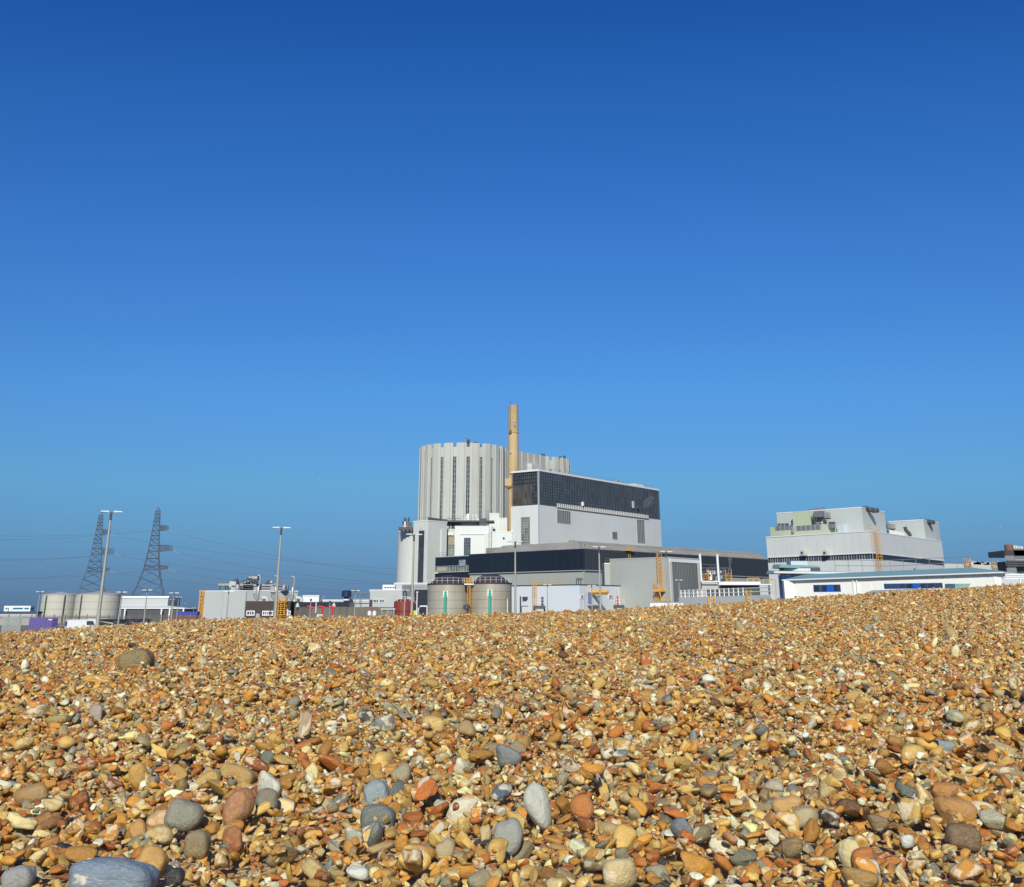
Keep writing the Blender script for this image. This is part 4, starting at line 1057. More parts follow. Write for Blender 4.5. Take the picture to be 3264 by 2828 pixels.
# roof rails and clutter behind
rr0, rr1 = at(*Y6(1100, 300), 232), at(*Y7(1250, 445), 216)
rails(vb, [rr0, at(*Y7(0, 500), 226), rr1], 1.9, 2.2, M_STEEL, .045)
for (x, y) in ((390, 440), (730, 460)):
    q = at(*Y7(x, y), 222); MB().box((q.x, q.y, q.z - .9), 2.2, 1.4, .35).build('roof_unit', M_STEELD, vb); MB().box((q.x + .2, q.y, q.z - .55), 1.0, .8, .5).build('roof_unit', M_STEEL, vb)
# teal porch edge low in front
q0, q1 = at(*Y7(985, 690), 170), at(*Y7(1190, 685), 170)
po = thing('porch', ((q0.x + q1.x) / 2, 172, 0), 'small teal porch roof against the cream wall', 'porch')
MB().hexa([(q0.x, 170, q0.z - .6), (q1.x, 170, q0.z - .5), (q1.x, 174, q0.z - .5), (q0.x, 174, q0.z - .6), (q0.x + .1, 170, q0.z), (q1.x + .8, 171, q0.z + .05), (q1.x + .4, 174, q0.z + .1), (q0.x + .1, 174, q0.z + .1)]).build('roof', M_TEAL, po)
for dx in (.1, .9): MB().bar((q0.x + (q1.x - q0.x) * dx, 171, 0), (q0.x + (q1.x - q0.x) * dx, 171, q0.z - .5), .2).build('post', M_RAILW, po)
q0, q1 = at(*Y6(1500, 665), 194), at(*Y6(1700, 600), 197); q2 = at(*Y7(560, 768), 184)
ap = thing('low_annex', (q1.x, 193, 0), 'pale low flat roof in front of the long window band', 'roof')
MB().hexa([(q0.x, 194, 0), (q2.x, 184, 0), (q2.x, 188, 0), (q1.x, 198, 0), (q0.x, 194, q0.z), (q2.x, 184, q2.z), (q2.x, 188, q2.z + .1), (q1.x, 198, q1.z)]).build('roof', M_GREYC, ap)

# far buildings and rig at the right edge
fb0, fb1 = at(*Y7(820, 372), 420), at(*Y7(1640, 400), 420)
fb = thing('distant_shed', ((fb0.x + fb1.x) / 2, 424, 0), 'distant pale roofline behind the teal roof with an orange ladder', 'building')
MB().hexa([(fb0.x, 420, 0), (fb1.x, 420, 0), (fb1.x, 432, 0), (fb0.x, 432, 0), (fb0.x, 420, fb0.z), (fb1.x, 420, fb1.z), (fb1.x, 432, fb1.z), (fb0.x, 432, fb0.z)]).build('wall', M_GREYC, fb)
for (x, yt) in ((1180, 300), (1610, 335)):
    q = at(*Y7(x, yt), 419); ladder(fb, (q.x, q.y, q.z - 8), q.z - 1, (1, 0), (0, -1), M_ORANGE if x < 1500 else M_YELLOW, 1.8, th=.2)
for k in range(16):
    q = at(*Y7(1205 + 21 * k, 352 + 1.4 * k), 422); MB().box((q.x, q.y, q.z - .6), random.uniform(.5, 1.3), .6, random.uniform(.4, 1.2)).build('roof_unit', random.choice([M_RAILW, M_STEEL, M_STEELD]), fb)
rg = thing('intake_rig', at(*Y7(1950, 300), 260), 'dark steel intake structure with a rusty drum on top', 'steel structure')
rg.location.z = 0
q0, q1 = at(*Y7(1785, 165), 260), at(*Y7(2300, 140), 260); qb = at(*Y7(1790, 255), 260)
MB().box(((q0.x + q1.x) / 2, 265, qb.z), q1.x - q0.x, 10, q0.z - qb.z).build('upper_deck', M_LITBLACK_SLATE, rg)
lo_z = at(*Y7(1900, 330), 260).z
q2 = at(*Y7(1905, 320), 259)
MB().box(((q2.x + q1.x) / 2, 264, 0), q1.x - q2.x, 8, lo_z).build('lower_house', M_GLASS, rg)
MB().box(((q2.x + q1.x) / 2, 259.5, lo_z), q1.x - q2.x, .6, .25).build('ledge', M_STEEL, rg)
s0 = at(*Y7(1930, 240), 259.6); MB().box(((s0.x + q1.x) / 2, 260.2, lo_z + .25), q1.x - s0.x, .4, qb.z + 1.2 - lo_z).build('grating', M_LOUVRE, rg)
for x in (1800, 1835, 1870, 1905): q = at(*Y7(x, 300), 259); MB().bar((q.x, 259, 0), (q.x, 259, qb.z), .5).build('leg', M_STEEL, rg)
for y in (350, 385, 420): q = at(*Y7(1815, y), 258.6); MB().box((q.x + 2.6, 258.6, q.z), 5.6, .4, .3).build('beam', M_STEELD, rg)
d0, d1_ = at(*Y7(1808, 110), 262), at(*Y7(1945, 110), 262); dz0 = q0.z
MB().lathe(((d0.x + d1_.x) / 2, 263.5, dz0), [((d1_.x - d0.x) / 2, 0), ((d1_.x - d0.x) / 2, d0.z - dz0 + .4), (0, d0.z - dz0 + .5)], 24).build('rusty_drum', M_RUST, rg, True)
for k in range(14): q = at(*Y7(1830 + 17 * k, 88 + 3 * abs(k - 4)), 263); MB().box((q.x, q.y, dz0), .25, .25, max(.4, q.z - dz0)).build('top_fitting', random.choice([M_STEEL, M_RAILW]), rg)
q3 = at(*Y7(1770, 165), 259.4); MB().bar((q3.x, 259.4, q3.z), (q3.x + 1.2, 259.4, q3.z - 8), .35).build('stay', M_STEELD, rg)
for i in range(3):
    q = at(*Y7(1985, 548 + 25 * i), 150); q_ = at(*Y7(2090, 540 + 30 * i), 150)
    if i == 0:
        wf = thing('white_fence', (q.x + 2, 150, 0), 'white railed fence at the end of the teal roofed building', 'fence')
    MB().box(((q.x + q_.x) / 2 + 2, 150, q.z - .12), 8, .08, .22).build('rail', M_RAILW, wf)
for k in range(4): q = at(*Y7(1995 + 60 * k, 545), 150); MB().box((q.x, 150.1, 0), .14, .14, q.z + .1).build('post', M_RAILW, wf)
m = MB()
fz = thing('mesh_fence', at(*Y7(1720, 420), 300), 'fine grey mesh fence beside the intake structure', 'fence'); fz.location.z = 0
for k in range(9):
    q = at(*Y7(1640 + 26 * k, 330 + 2 * k), 300); MB().tube([(q.x, 300, 0), (q.x, 300, q.z)], .09, 4).build('post', M_STEEL, fz)
for y in (345, 375, 405): q, q_ = at(*Y7(1640, y), 300), at(*Y7(1850, y + 6), 300); MB().tube([q, q_], .06, 4).build('wire', M_STEEL, fz)

# ------------------------------------------------------------------ generator house on the left of the stair tower
C = at(*Z3(540, 309), 335); zt = C.z
L_ = along(C, Z3(118, 312)[0], math.radians(-68)); R_ = along(C, Z3(1040, 318)[0], math.radians(60))
plan = corner_plan(C, L_, R_)
gh = thing('generator_house', mid(plan), 'plain white box building with an orange ladder and steel plant on its roof', 'building')
MB().prism(plan, 0, zt).build('wall', M_GREYC, gh)
coping(plan, zt, .2, M_RAILW, gh, .1, 'roof_edge')
HL, HR = Wall(L_, C), Wall(C, R_)
s, z1 = HL.uv(Z3(142, 318)); ladder(gh, HL.pt(s, 0, 0), z1 - .6, HL.d, HL.n, M_ORANGE, .9, th=.2)
for i in (1, 2): m = MB(); s = HL.len * (.03 + .55 * i * .9); HL.slab(m, s - .04, s + .04, 0, zt, 0, .06); m.build('cladding_seam', M_MULL, gh)
# roof machinery: gantry, coolers, pipes
def rp(x, y, Y=342): return at(*Z3(x, y), Y)
a, b = rp(290, 238), rp(545, 238)
MB().box(((a.x + b.x) / 2, 342, a.z - .5), b.x - a.x, 1.6, .5).build('gantry_beam', M_TAND, gh)
for x in (302, 355, 375, 420): q = rp(x, 240); MB().bar((q.x, 342, zt), (q.x, 342, q.z), .18).build('gantry_leg', M_STEELD, gh)
rnd_ = random.Random(3)
for k in range(46):
    x = rnd_.uniform(405, 905); hump = 205 if x < 460 else (175 if 540 < x < 650 else (215 if 720 < x < 790 else 262))
    y = rnd_.uniform(hump, 292); q = rp(x, y, rnd_.uniform(338, 346))
    if rnd_.random() < .5: MB().box((q.x, q.y, q.z - .8), rnd_.uniform(.5, 1.9), 1, rnd_.uniform(.5, 1.8)).build('roof_unit', rnd_.choice([M_STEEL, M_STEELD, M_STEEL, M_RIB]), gh)
    else: MB().lathe((q.x, q.y, q.z - .9), [(0, 0), (.6, .1), (.6, 1.1), (.3, 1.6), (0, 1.6)], 8).build('roof_vessel', rnd_.choice([M_STEEL, M_STEELD]), gh, True)
for k in range(26):
    x = rnd_.uniform(405, 900); hump = 200 if x < 460 else (170 if 540 < x < 650 else (215 if 720 < x < 790 else 265))
    q = rp(x, hump + rnd_.uniform(0, 25)); MB().bar((q.x, 341, zt), (q.x, 341, q.z), .14).build('frame_post', M_STEELD, gh)
for (x0, y0, x1, y1) in ((510, 215, 600, 185), (520, 240, 650, 200), (560, 180, 640, 240), (410, 262, 900, 268), (440, 285, 910, 290), (680, 265, 900, 262), (540, 200, 650, 198), (720, 240, 790, 238)):
    MB().tube([rp(x0, y0, 339), rp(x1, y1, 339)], .16, 5).build('pipe', M_STEELD, gh)
for (x0, y0, w_) in ((515, 270, 6), (610, 265, 5), (735, 265, 5), (870, 272, 4)):
    q = rp(x0, y0, 340); MB().box((q.x, q.y, zt + .2), w_, 2, q.z - zt + .3).build('cooler', M_STEEL, gh)
rails(gh, [rp(905, 300, 337), rp(1000, 300, 337)], 2.4, 1, M_STEEL, .07)
# brick engine room in front with three exhaust stacks
a, b = at(*Z3(540, 408), 318), at(*Z3(965, 412), 318)
plan = front_plan(a, b, 12); br = thing('brick_engine_room', mid(plan), 'dark brick engine room with white framed windows and a grey door', 'building')
zb_ = a.z
MB().prism(plan, 0, zb_).build('wall', M_BRICKD, br); coping(plan, zb_, .15, M_STEELD, br, .1)
BW = Wall((a.x, a.y), (b.x, b.y))
for p, q, n in (((306, 516), (375, 550), 3), ((480, 518), (550, 550), 4), ((563, 518), (598, 550), 2), ((715, 518), (770, 548), 3)):
    window(br, BW, Y1(*p), Y1(*q), M_GLASS, M_RAILW, n, 1, .22)
s0, s1, z0, z1 = BW.rect(Y1(400, 538), Y1(437, 590)); m = MB(); BW.slab(m, s0, s1, 0, z1, 0, .12); m.build('door', M_STEEL, br)
for x in (415, 430): pass
s, z1 = BW.uv(Y1(700, 365)); ladder(br, BW.pt(s, 0, .3), z1 - .6, BW.d, BW.n, M_ORANGE, 2.0, th=.24)
for (x, yt, ym, yb) in ((655, 158, 270, 400), (820, 165, 275, 400), (980, 170, 278, 400)):
    q = at(*Z3(x - 3, yb), 324); zt_ = at(*Z3(x, yt), 324).z; zm = at(*Z3(x, ym), 324).z
    es = thing('exhaust_stack', (q.x, 324, zb_ - .05), {655: 'steel exhaust stack with silencer next to the white box wall', 820: 'steel exhaust stack with silencer in the middle of three', 980: 'steel exhaust stack with silencer by the ladder rail end'}[x], 'exhaust stack', 'exhaust stacks on the engine room')
    r = 15 * .3385 * 324 / 4084
    MB().lathe((q.x, 324, 0), [(r * .4, zb_), (r, zb_ + 1), (r, zm), (r * .5, zm + .3)], 16).build('silencer', paint('aluminium_lagging', (.42, .42, .37), .4, .4, stain=.2), es, True)
    MB().tube([(q.x + .2, 324, zm), (q.x + .3, 324, zt_ - .8), (q.x + .1, 324, zt_ - .15), (q.x - .5, 324, zt_)], r * .55, 10).build('tailpipe', M_STEEL, es, True)
    MB().tube([(q.x, 324, zb_ + .4), (q.x - .8, 324, zb_ + 1.2), (q.x - 1.0, 324, zb_ + 2)], .3, 6).build('feed_pipe', M_STEEL, es)
for x in (715, 1035):
    q = at(*Z3(x, 372), 322); w_ = 35 * .3385 * 322 / 4084
    pb_ = thing('loop_pipe', (q.x, 322, zb_), 'bent silver loop pipe on the engine room roof ' + ('between the first stacks' if x < 800 else 'beyond the last stack'), 'pipe', 'loop pipes on the engine room')
    MB().tube([(q.x - w_, 322, zb_), (q.x - w_, 322, q.z - .5), (q.x - w_ * .6, 322, q.z), (q.x + w_ * .6, 322, q.z), (q.x + w_, 322, q.z - .5), (q.x + w_, 322, zb_)], .42, 10).build('bend', M_RIB2, pb_, True)
    MB().box((q.x, 322, zb_), .4, .4, q.z - zb_).build('support', M_STEELD, pb_)
# black wall continuing right, white tank block behind, concrete wall in front
dk, DKW, dkz = front_block('dark_block', Z3(965, 411), Z3(1520, 411), 322, 10, 'long black clad block behind the concrete wall', M_BLACK, False)
wk, WKW, wkz = front_block('rooftop_house', Z3(1078, 357), Z3(1232, 360), 340, 10, 'pale rooftop house behind the exhaust stacks', M_RAILW)
wk2, _, wk2z = front_block('flat_store', Z3(1225, 398), Z3(1705, 398), 345, 8, 'pale long roof strip with walkway rails', M_GREYC)
rails(wk2, [at(*Z3(1520, 442), 343), at(*Z3(1705, 442), 343)], 3.2, 2, M_STEEL, .1)
q = at(*Z3(1488, 385), 342); rvt = thing('roof_ventilator', (q.x, 342, wk2z), 'round dark blue roof ventilator standing alone', 'ventilator')
MB().lathe((q.x, 342, wk2z), [(.7, 0), (.7, .8), (1.3, .9), (1.3, 2.2), (.9, 2.5), (0, 2.5)], 16).build('cowl', paint('navy_cowl', (.02, .03, .08), .5), rvt, True)
MB().lathe((q.x, 342, wk2z), [(.9, 0), (.9, .35), (.6, .4)], 16).build('curb', M_RAILW, rvt)
ca_, cb_ = at(*Z3(1000, 458), 300), at(*Z3(1140, 455), 290); cc_ = at(*Z3(1950, 455), 303)
cw = thing('concrete_wall', ((cb_.x + cc_.x) / 2, 296, 0), 'stained grey concrete wall with a return at one end', 'wall')
for (p, q, nm) in ((ca_, cb_, 'end_return'), (cb_, cc_, 'wall')):
    W = Wall(p, q); n = 3 if nm == 'end_return' else 14
    for i in range(n):
        m = MB(); W.slab(m, W.len * i / n + .03, W.len * (i + 1) / n - .03, 0, p.z - random.uniform(0, .08), -.4, random.uniform(0, .04)); m.build('wall_panel', M_CONC, cw)
for (x, y) in ((1030, 440), (1372, 440)):
    q = at(*Z3(x, y), 297); MB().lathe((q.x, q.y, cb_.z - .05), [(.5, 0), (.35, .6), (0, 1.0)], 10).build('wall_cap_light', M_RIB2, cw, True)
# fire monitors, sign, masts
for x, lab in ((1160, 'nearest the concrete return'), (1265, 'above the white sign'), (1362, 'standing farthest from the white sign')):
    q = at(*Z3(x, 470), 285)
    fm = thing('fire_monitor', (q.x, 285, 0), 'bright red fire monitor on a post ' + lab, 'fire monitor', 'red fire monitors before the concrete wall')
    MB().tube([(q.x, 285, 0), (q.x, 285, q.z)], .10, 6).build('post', M_STEEL, fm)
    MB().tube([(q.x, 285, q.z - 1.6), (q.x, 285, q.z)], .15, 6).build('riser', M_REDB, fm)
    MB().tube([(q.x + .4, 285, q.z + .1), (q.x - .9, 284.8, q.z + .35)], .26, 8).build('barrel', M_REDB, fm)
    MB().box((q.x, 285, q.z - .2), .45, .45, .45).build('swivel', M_REDB, fm)
s0, s1 = at(*Y1(1070, 550), 262), at(*Y1(1130, 550), 262)
sg = thing('notice_board', ((s0.x + s1.x) / 2, 262, 0), 'plain white notice board on two legs in front of the concrete wall', 'sign')
zt_ = at(*Y1(1100, 548), 262).z; zl_ = at(*Y1(1100, 585), 262).z
MB().box(((s0.x + s1.x) / 2, 262, zl_), s1.x - s0.x, .08, zt_ - zl_).build('board', M_SIGN, sg)
for f in (.15, .85): MB().bar((s0.x + (s1.x - s0.x) * f, 262.1, 0), (s0.x + (s1.x - s0.x) * f, 262.1, zl_), .1).build('leg', M_STEEL, sg)
for k, (w_, dz) in enumerate(((.7, .32), (.55, .5), (.6, .66))): MB().box(((s0.x + s1.x) / 2, 261.94, zl_ + (zt_ - zl_) * (1 - dz)), (s1.x - s0.x) * w_, .02, .07).build('text_line', M_STEEL, sg)
q = at(*Y1(1668, 520), 280); wp = thing('white_pump', (q.x, 280, 0), 'white pump set by the concrete wall near the red tank', 'pump')
MB().box((q.x, 280, 0), 1.2, 1.2, q.z - .8).build('plinth', M_CONC, wp)
MB().lathe((q.x - .4, 280, q.z - .8), [(0, 0), (.45, .1), (.45, .9), (0, 1.1)], 10).build('pump_body', M_RAILW, wp, True); MB().lathe((q.x + .7, 280, q.z - .8), [(0, 0), (.45, .1), (.45, .9), (0, 1.1)], 10).build('pump_body', M_RAILW, wp, True)
MB().tube([(q.x, 280, q.z), (q.x, 280, q.z + 1.3)], .15, 6).build('riser', M_REDB, wp)
q0, q1 = at(*Y1(1785, 495), 285), at(*Y1(1915, 495), 285)
gc = thing('glass_kiosk', ((q0.x + q1.x) / 2, 285, 0), 'low kiosk with greenish glass next to the red tank', 'kiosk')
MB().box(((q0.x + q1.x) / 2, 286, 0), q1.x - q0.x, 2, q0.z).build('glazing', M_GLASSG, gc)
for f in (0, .5, 1): MB().bar((q0.x + (q1.x - q0.x) * f, 284.9, 0), (q0.x + (q1.x - q0.x) * f, 284.9, q0.z), .2).build('frame_post', M_MULL, gc)
MB().box(((q0.x + q1.x) / 2, 286, q0.z), q1.x - q0.x + .6, 2.6, .25).build('roof', M_RIB2, gc)
for i, (x, w_, mt) in enumerate(((768, 24, M_RIB2), (793, 20, M_RIB2))):
    q = at(*Y1(x, 560), 250); w2 = w_ * .29 * 250 / 4084; cbn = thing('cabinet', (q.x, 250, 0), None, None)
    MB().box((q.x, 250, .12), w2, 1, q.z - .12).build('body', mt, cbn); MB().box((q.x, 249.48, .25), w2 * .8, .04, q.z - .5).build('door', M_GREYC, cbn); MB().box((q.x, 250, 0), w2 + .2, 1.2, .12).build('plinth', M_CONC, cbn)
    tag(cbn, 'small pale cabinet by the orange ladder ' + ('with a taller neighbour' if i else 'close to the brick wall'), 'cabinet', 'pale cabinets by the engine room')

# ------------------------------------------------------------------ far left: cream tanks, sheds, fence, vehicles
def cream_tank(xl, xr, ytop, yapex, Y, label, pipes):
    a, b = at(*Z1(xl, ytop), Y), at(*Z1(xr, ytop), Y)
    r = (b.x - a.x) / 2; c = Vector(((a.x + b.x) / 2, Y, 0)); z1 = at(*Z1((xl + xr) / 2, ytop), Y - r).z; za = at(*Z1((xl + xr) / 2, yapex), Y).z
    t = thing('oil_tank', c, label, 'tank', 'cream oil tanks by the pylons')
    n = 4
    for k in range(n):
        MB().lathe(c, [(r, z1 * k / n), (r, z1 * (k + 1) / n - .07)], 56).build('shell_course', M_CREAMT, t, True)
        MB().lathe(c, [(r - .03, z1 * (k + 1) / n - .09), (r - .03, z1 * (k + 1) / n + .02)], 56).build('seam', M_CONC, t)
    MB().lathe(c, [(r + .08, z1 - .05), (r + .08, z1 + .15), (r - .2, z1 + .2), (r * .5, z1 + (za - z1) * .55), (0, za)], 56).build('cone_roof', M_TANKRF, t)
    m = MB(); m.tube(ringpts(c, r, z1 + 1.0, 36), .035, 4); m.tube(ringpts(c, r, z1 + .55, 36), .03, 4)
    for q in ringpts(c, r, z1, 24)[:-1]: m.tube([q, q + Vector((0, 0, 1.0))], .035, 4)
    m.build('roof_rail', M_STEEL, t)
    for x in pipes:
        q = at(*Z1(x, 1400), Y - r * .8); yy = c.y - math.sqrt(max(.2, r * r - (q.x - c.x) ** 2)) - .25
        MB().tube([(q.x, yy, 0), (q.x, yy, z1 - .4), (q.x, yy + .4, z1)], .2, 6).build('riser_pipe', M_STEELD, t)
    return c, r, z1
cream_tank(560, 1012, 1290, 1248, 388, 'cream oil tank with two dark riser pipes at the yard edge', (604, 838))
cream_tank(1000, 1575, 1285, 1243, 380, 'cream oil tank with one dark riser pipe beside the two-tier shed', (1062,))
# two-tier shed
Y = 440
a, b = at(*Z2(35, 1330), Y), at(*Z2(637, 1330), Y); zU = a.z
c0, c1_ = at(*Z2(25, 1470), Y - 10), at(*Z2(838, 1470), Y - 10)
sh = thing('two_tier_shed', ((a.x + b.x) / 2, Y, 0), 'grey two-tier shed with a white canopy on columns', 'shed')
MB().box(((a.x + b.x) / 2, Y + 8, 0), b.x - a.x, 16, zU).build('upper_wall', M_GREYC, sh)
MB().box(((a.x + b.x) / 2, Y + 8, zU), b.x - a.x + .6, 16.6, .6).build('upper_roof', M_RAILW, sh)
zl = c0.z
MB().box(((c0.x + c1_.x) / 2, Y - 1, 0), c1_.x - c0.x, 18, zl).build('lower_wall', M_STEELD, sh)
zc = at(*Z2(300, 1428), Y).z
MB().hexa([(c0.x - .3, Y - 10.5, zl), (c1_.x + .3, Y - 10.5, zl), (c1_.x + .3, Y + 8, zl), (c0.x - .3, Y + 8, zl), (c0.x - .3, Y - 10.5, zl + .3), (c1_.x + .3, Y - 10.5, zl + .3), (b.x, Y - .2, zc), (a.x, Y - .2, zc)]).build('canopy_roof', M_RAILW, sh)
for x in (75, 550, 655, 835): q = at(*Z2(x, 1500), Y - 11.5); MB().box((q.x, Y - 11.5, 0), .45, .45, zl).build('column', M_RAILW, sh)
# striped trailers in the yard
q0, q1 = at(*Z2(655, 1540), 300), at(*Z2(1005, 1540), 300)
tr = thing('tarpaulin_trailer', ((q0.x + q1.x) / 2, 300, 0), 'long trailer with a blue top and red lower side', 'trailer')
zr0, zr1 = at(*Z2(800, 1575), 300).z, at(*Z2(800, 1545), 300).z
MB().box(((q0.x + q1.x) / 2, 301, .9), q1.x - q0.x, 2.4, max(.3, zr0 - .9) + .35).build('side_boards', paint('trailer_red', (.22, .03, .06), .5), tr)
MB().box(((q0.x + q1.x) / 2 + .8, 301, max(1.3, zr0 + .35)), (q1.x - q0.x) * .8, 2.3, max(.4, zr1 + .3 - zr0)).build('cover', paint('trailer_blue', (.03, .06, .30), .5), tr)
for k in range(6):
    x = q0.x + (q1.x - q0.x) * (.08 + .168 * k); MB().tube([(x, 299.7, .5), (x, 300.0, .5)], .5, 14).build('wheel', M_RUBBER, tr)
# white glazed cabin on a long low wall
wz = at(*Z1(200, 1503), 330).z
lwx0, lwx1 = at(*Z1(-700, 1503), 330).x, at(*Z1(470, 1503), 330).x
lb = thing('sea_wall', ((lwx0 + lwx1) / 2, 332, 0), 'long low grey wall with a dark blue coping at the yard edge', 'wall')
MB().box(((lwx0 + lwx1) / 2, 332, 0), lwx1 - lwx0, 4, wz - .5).build('wall', M_GREYC, lb)
MB().box(((lwx0 + lwx1) / 2, 332, wz - .5), lwx1 - lwx0 + .3, 4.4, .5).build('coping', paint('dark_blue_coping', (.05, .06, .12), .6), lb)
c0, c1_ = at(*Z1(68, 1440), 331), at(*Z1(404, 1440), 331)
cab = thing('glazed_cabin', ((c0.x + c1_.x) / 2, 332, wz - .002), 'white framed cabin with teal windows on the long low wall', 'cabin')
w_ = c1_.x - c0.x
MB().box(((c0.x + c1_.x) / 2, 332, wz), w_, 2.6, c0.z - wz).build('body', paint('teal_glass', (.03, .20, .24), .15, stain=.3, streak=False, relief=.02), cab)
MB().box(((c0.x + c1_.x) / 2, 332, c0.z - .3), w_ + .2, 2.9, .45).build('roof', M_RAILW, cab)
MB().box(((c0.x + c1_.x) / 2, 332, wz - .002), w_ + .1, 2.8, .45).build('sill', M_RAILW, cab)
for f in (0.02, .15, .22, .31, .75, .98): MB().box((c0.x + w_ * f, 330.65, wz), .35 if f not in (.22,) else 1.0, .15, c0.z - wz - .1).build('frame_post', M_RAILW, cab)
# security fence across the yard front
fa, fb_ = at(*Z1(-500, 1560), 225), at(*Z2(1050, 1575), 250)
sf = thing('security_fence', ((fa.x + fb_.x) / 2, (fa.y + fb_.y) / 2, 0), 'grey brown steel paling fence along the front of the yard', 'fence')
FW = Wall(fa, fb_); nP = 22
for i in range(nP + 1):
    s = FW.len * i / nP; MB().box(FW.pt(s, 0, .05), .14, .14, 2.75).build('post', M_CONC, sf)
for h in (.4, 2.2): MB().bar(FW.pt(0, h, 0), FW.pt(FW.len, h, 0), .07).build('rail', M_CONC, sf)
m = MB(); n = 260
for i in range(n):
    s = FW.len * (i + .5) / n; m.bar(FW.pt(s, .1, -.04), FW.pt(s, 2.5 + .12 * (i % 2), -.04), .05)
m.build('palings', M_CONC, sf)['kind'] = 'stuff'
gp0, gp1 = at(*Z1(50, 1575), 150), at(*Z1(285, 1575), 150)
gp = thing('mesh_gate', ((gp0.x + gp1.x) / 2, 150, 0), 'pale green grey mesh gate panel at the yard entrance', 'gate')
w_ = gp1.x - gp0.x
for f in (0, 1): MB().box((gp0.x + w_ * f, 150, 0), .08, .08, gp0.z).build('stile', paint('pale_gate', (.36, .39, .34), .5), gp)
for z in (.2, gp0.z - .08): MB().box(((gp0.x + gp1.x) / 2, 150, z), w_, .06, .08).build('rail', MATS['pale_gate'], gp)
for k in range(28): MB().box((gp0.x + w_ * (k + .5) / 28, 150, .2), .05, .03, gp0.z - .25).build('bar', MATS['pale_gate'], gp)
# purple container
C = at(*Z1(683, 1590), 200); Lc = along(C, Z1(455, 1600)[0], math.radians(-65)); Rc = along(C, Z1(825, 1600)[0], math.radians(50))
plan = corner_plan(C, Lc, Rc); pc_ = thing('steel_container', mid(plan), 'purple steel container with a small white label', 'container')
MB().prism(plan, .1, C.z).build('body', M_PURPLE, pc_)
for W in (Wall(Lc, C), Wall(C, Rc)):
    n = 9
    for i in range(n): m = MB(); W.slab(m, W.len * (i + .2) / n, W.len * (i + .7) / n, .2, C.z - .15, -.02, .05); m.build('corrugation', M_PURPLE, pc_)
W = Wall(Lc, C); s0, s1, z0, z1 = W.rect(Z1(635, 1604), Z1(680, 1618)); m = MB(); W.slab(m, s0, s1, z0, z1, 0, .09); m.build('label_plate', M_SIGN, pc_)

def vehicle(px, py, Y, az, kind, paint_m, label):
    """van or car seen with its roof at the pixel; az = heading of its length"""
    q = at(px, py, Y)
    if kind == 'van':
        prof = [(-2.5, .45), (-2.5, 1.9), (-2.35, 2.08), (1.2, 2.1), (1.6, 2.0), (2.05, 1.35), (2.6, 1.15), (2.7, .85), (2.65, .4)]; w = 1.9; wins = [(1.25, 1.95, 1.45, .97)]
    else:
        prof = [(-2.1, .4), (-2.15, .85), (-1.75, 1.0), (-1.25, 1.40), (.3, 1.45), (1.0, 1.0), (1.95, .85), (2.1, .6), (2.05, .4)]; w = 1.75
    t = thing('van' if kind == 'van' else 'parked_car', (q.x, Y, 0), label, 'van' if kind == 'van' else 'car', 'vehicles parked behind the beach')
    d = Vector((math.sin(az), math.cos(az), 0)); n = Vector((d.y, -d.x, 0)); o = Vector((q.x, Y, 0))
    P3 = lambda x, y, z: o + d * x + n * y + Vector((0, 0, z))
    m = MB(); k = len(prof)
    ins = lambda z: .88 if z > 1.3 else 1.0
    vs = [P3(x, -w / 2 * ins(z), z) for x, z in prof] + [P3(x, w / 2 * ins(z), z) for x, z in prof]
    fs = [tuple(range(k)), tuple(range(2 * k - 1, k - 1, -1))] + [(i, (i + 1) % k, k + (i + 1) % k, k + i) for i in range(k)]
    m.add(vs, fs); m.build('body', paint_m, t)
    if kind == 'van':
        m = MB(); m.hexa([P3(1.64, -.75, 1.42), P3(1.64, .75, 1.42), P3(2.06, .8, 1.38), P3(2.06, -.8, 1.38), P3(1.35, -.7, 1.98), P3(1.35, .7, 1.98), P3(1.66, .7, 1.95), P3(1.66, -.7, 1.95)]); m.build('windscreen', M_GLASS, t)
        for s in (-1, 1):
            m = MB(); m.hexa([P3(.3, s * .93, 1.35), P3(1.5, s * .93, 1.35), P3(1.5, s * .86, 1.35), P3(.3, s * .86, 1.35), P3(.3, s * .87, 1.9), P3(1.2, s * .87, 1.9), P3(1.2, s * .8, 1.9), P3(.3, s * .8, 1.9)]); m.build('side_window', M_GLASS, t)
        m = MB(); m.hexa([P3(-2.53, -.7, 1.2), P3(-2.53, .7, 1.2), P3(-2.48, .7, 1.2), P3(-2.48, -.7, 1.2), P3(-2.52, -.68, 1.85), P3(-2.52, .68, 1.85), P3(-2.46, .68, 1.85), P3(-2.46, -.68, 1.85)]); m.build('rear_window', M_GLASS, t)
    else:
        m = MB(); m.hexa([P3(-1.68, -.76, 1.02), P3(.92, -.76, 1.02), P3(.92, .76, 1.02), P3(-1.68, .76, 1.02), P3(-1.28, -.79, 1.36), P3(.32, -.79, 1.40), P3(.32, .79, 1.40), P3(-1.28, .79, 1.36)]); m.build('windows', M_GLASS, t)
    for x in (-1.45, 1.6):
        for s in (-1, 1):
            wo = MB().tube([P3(x, s * (w / 2 - .1), .34), P3(x, s * (w / 2 + .03), .34)], .34, 14).build('wheel', M_RUBBER, t)
            MB().tube([P3(x, s * (w / 2 + .02), .34), P3(x, s * (w / 2 + .045), .34)], .2, 10).build('rim', M_STEEL, wo)
    for s in (-1, 1): MB().box(P3(2.62 if kind == 'van' else 2.02, s * .65, .7), .14, .3, .16, -az).build('headlight', M_LAMP, t)
    return t
vehicle(*Z1(1085, 1640), 195, math.radians(60), 'van', M_CARW, 'white panel van with dark windows beside the purple container')
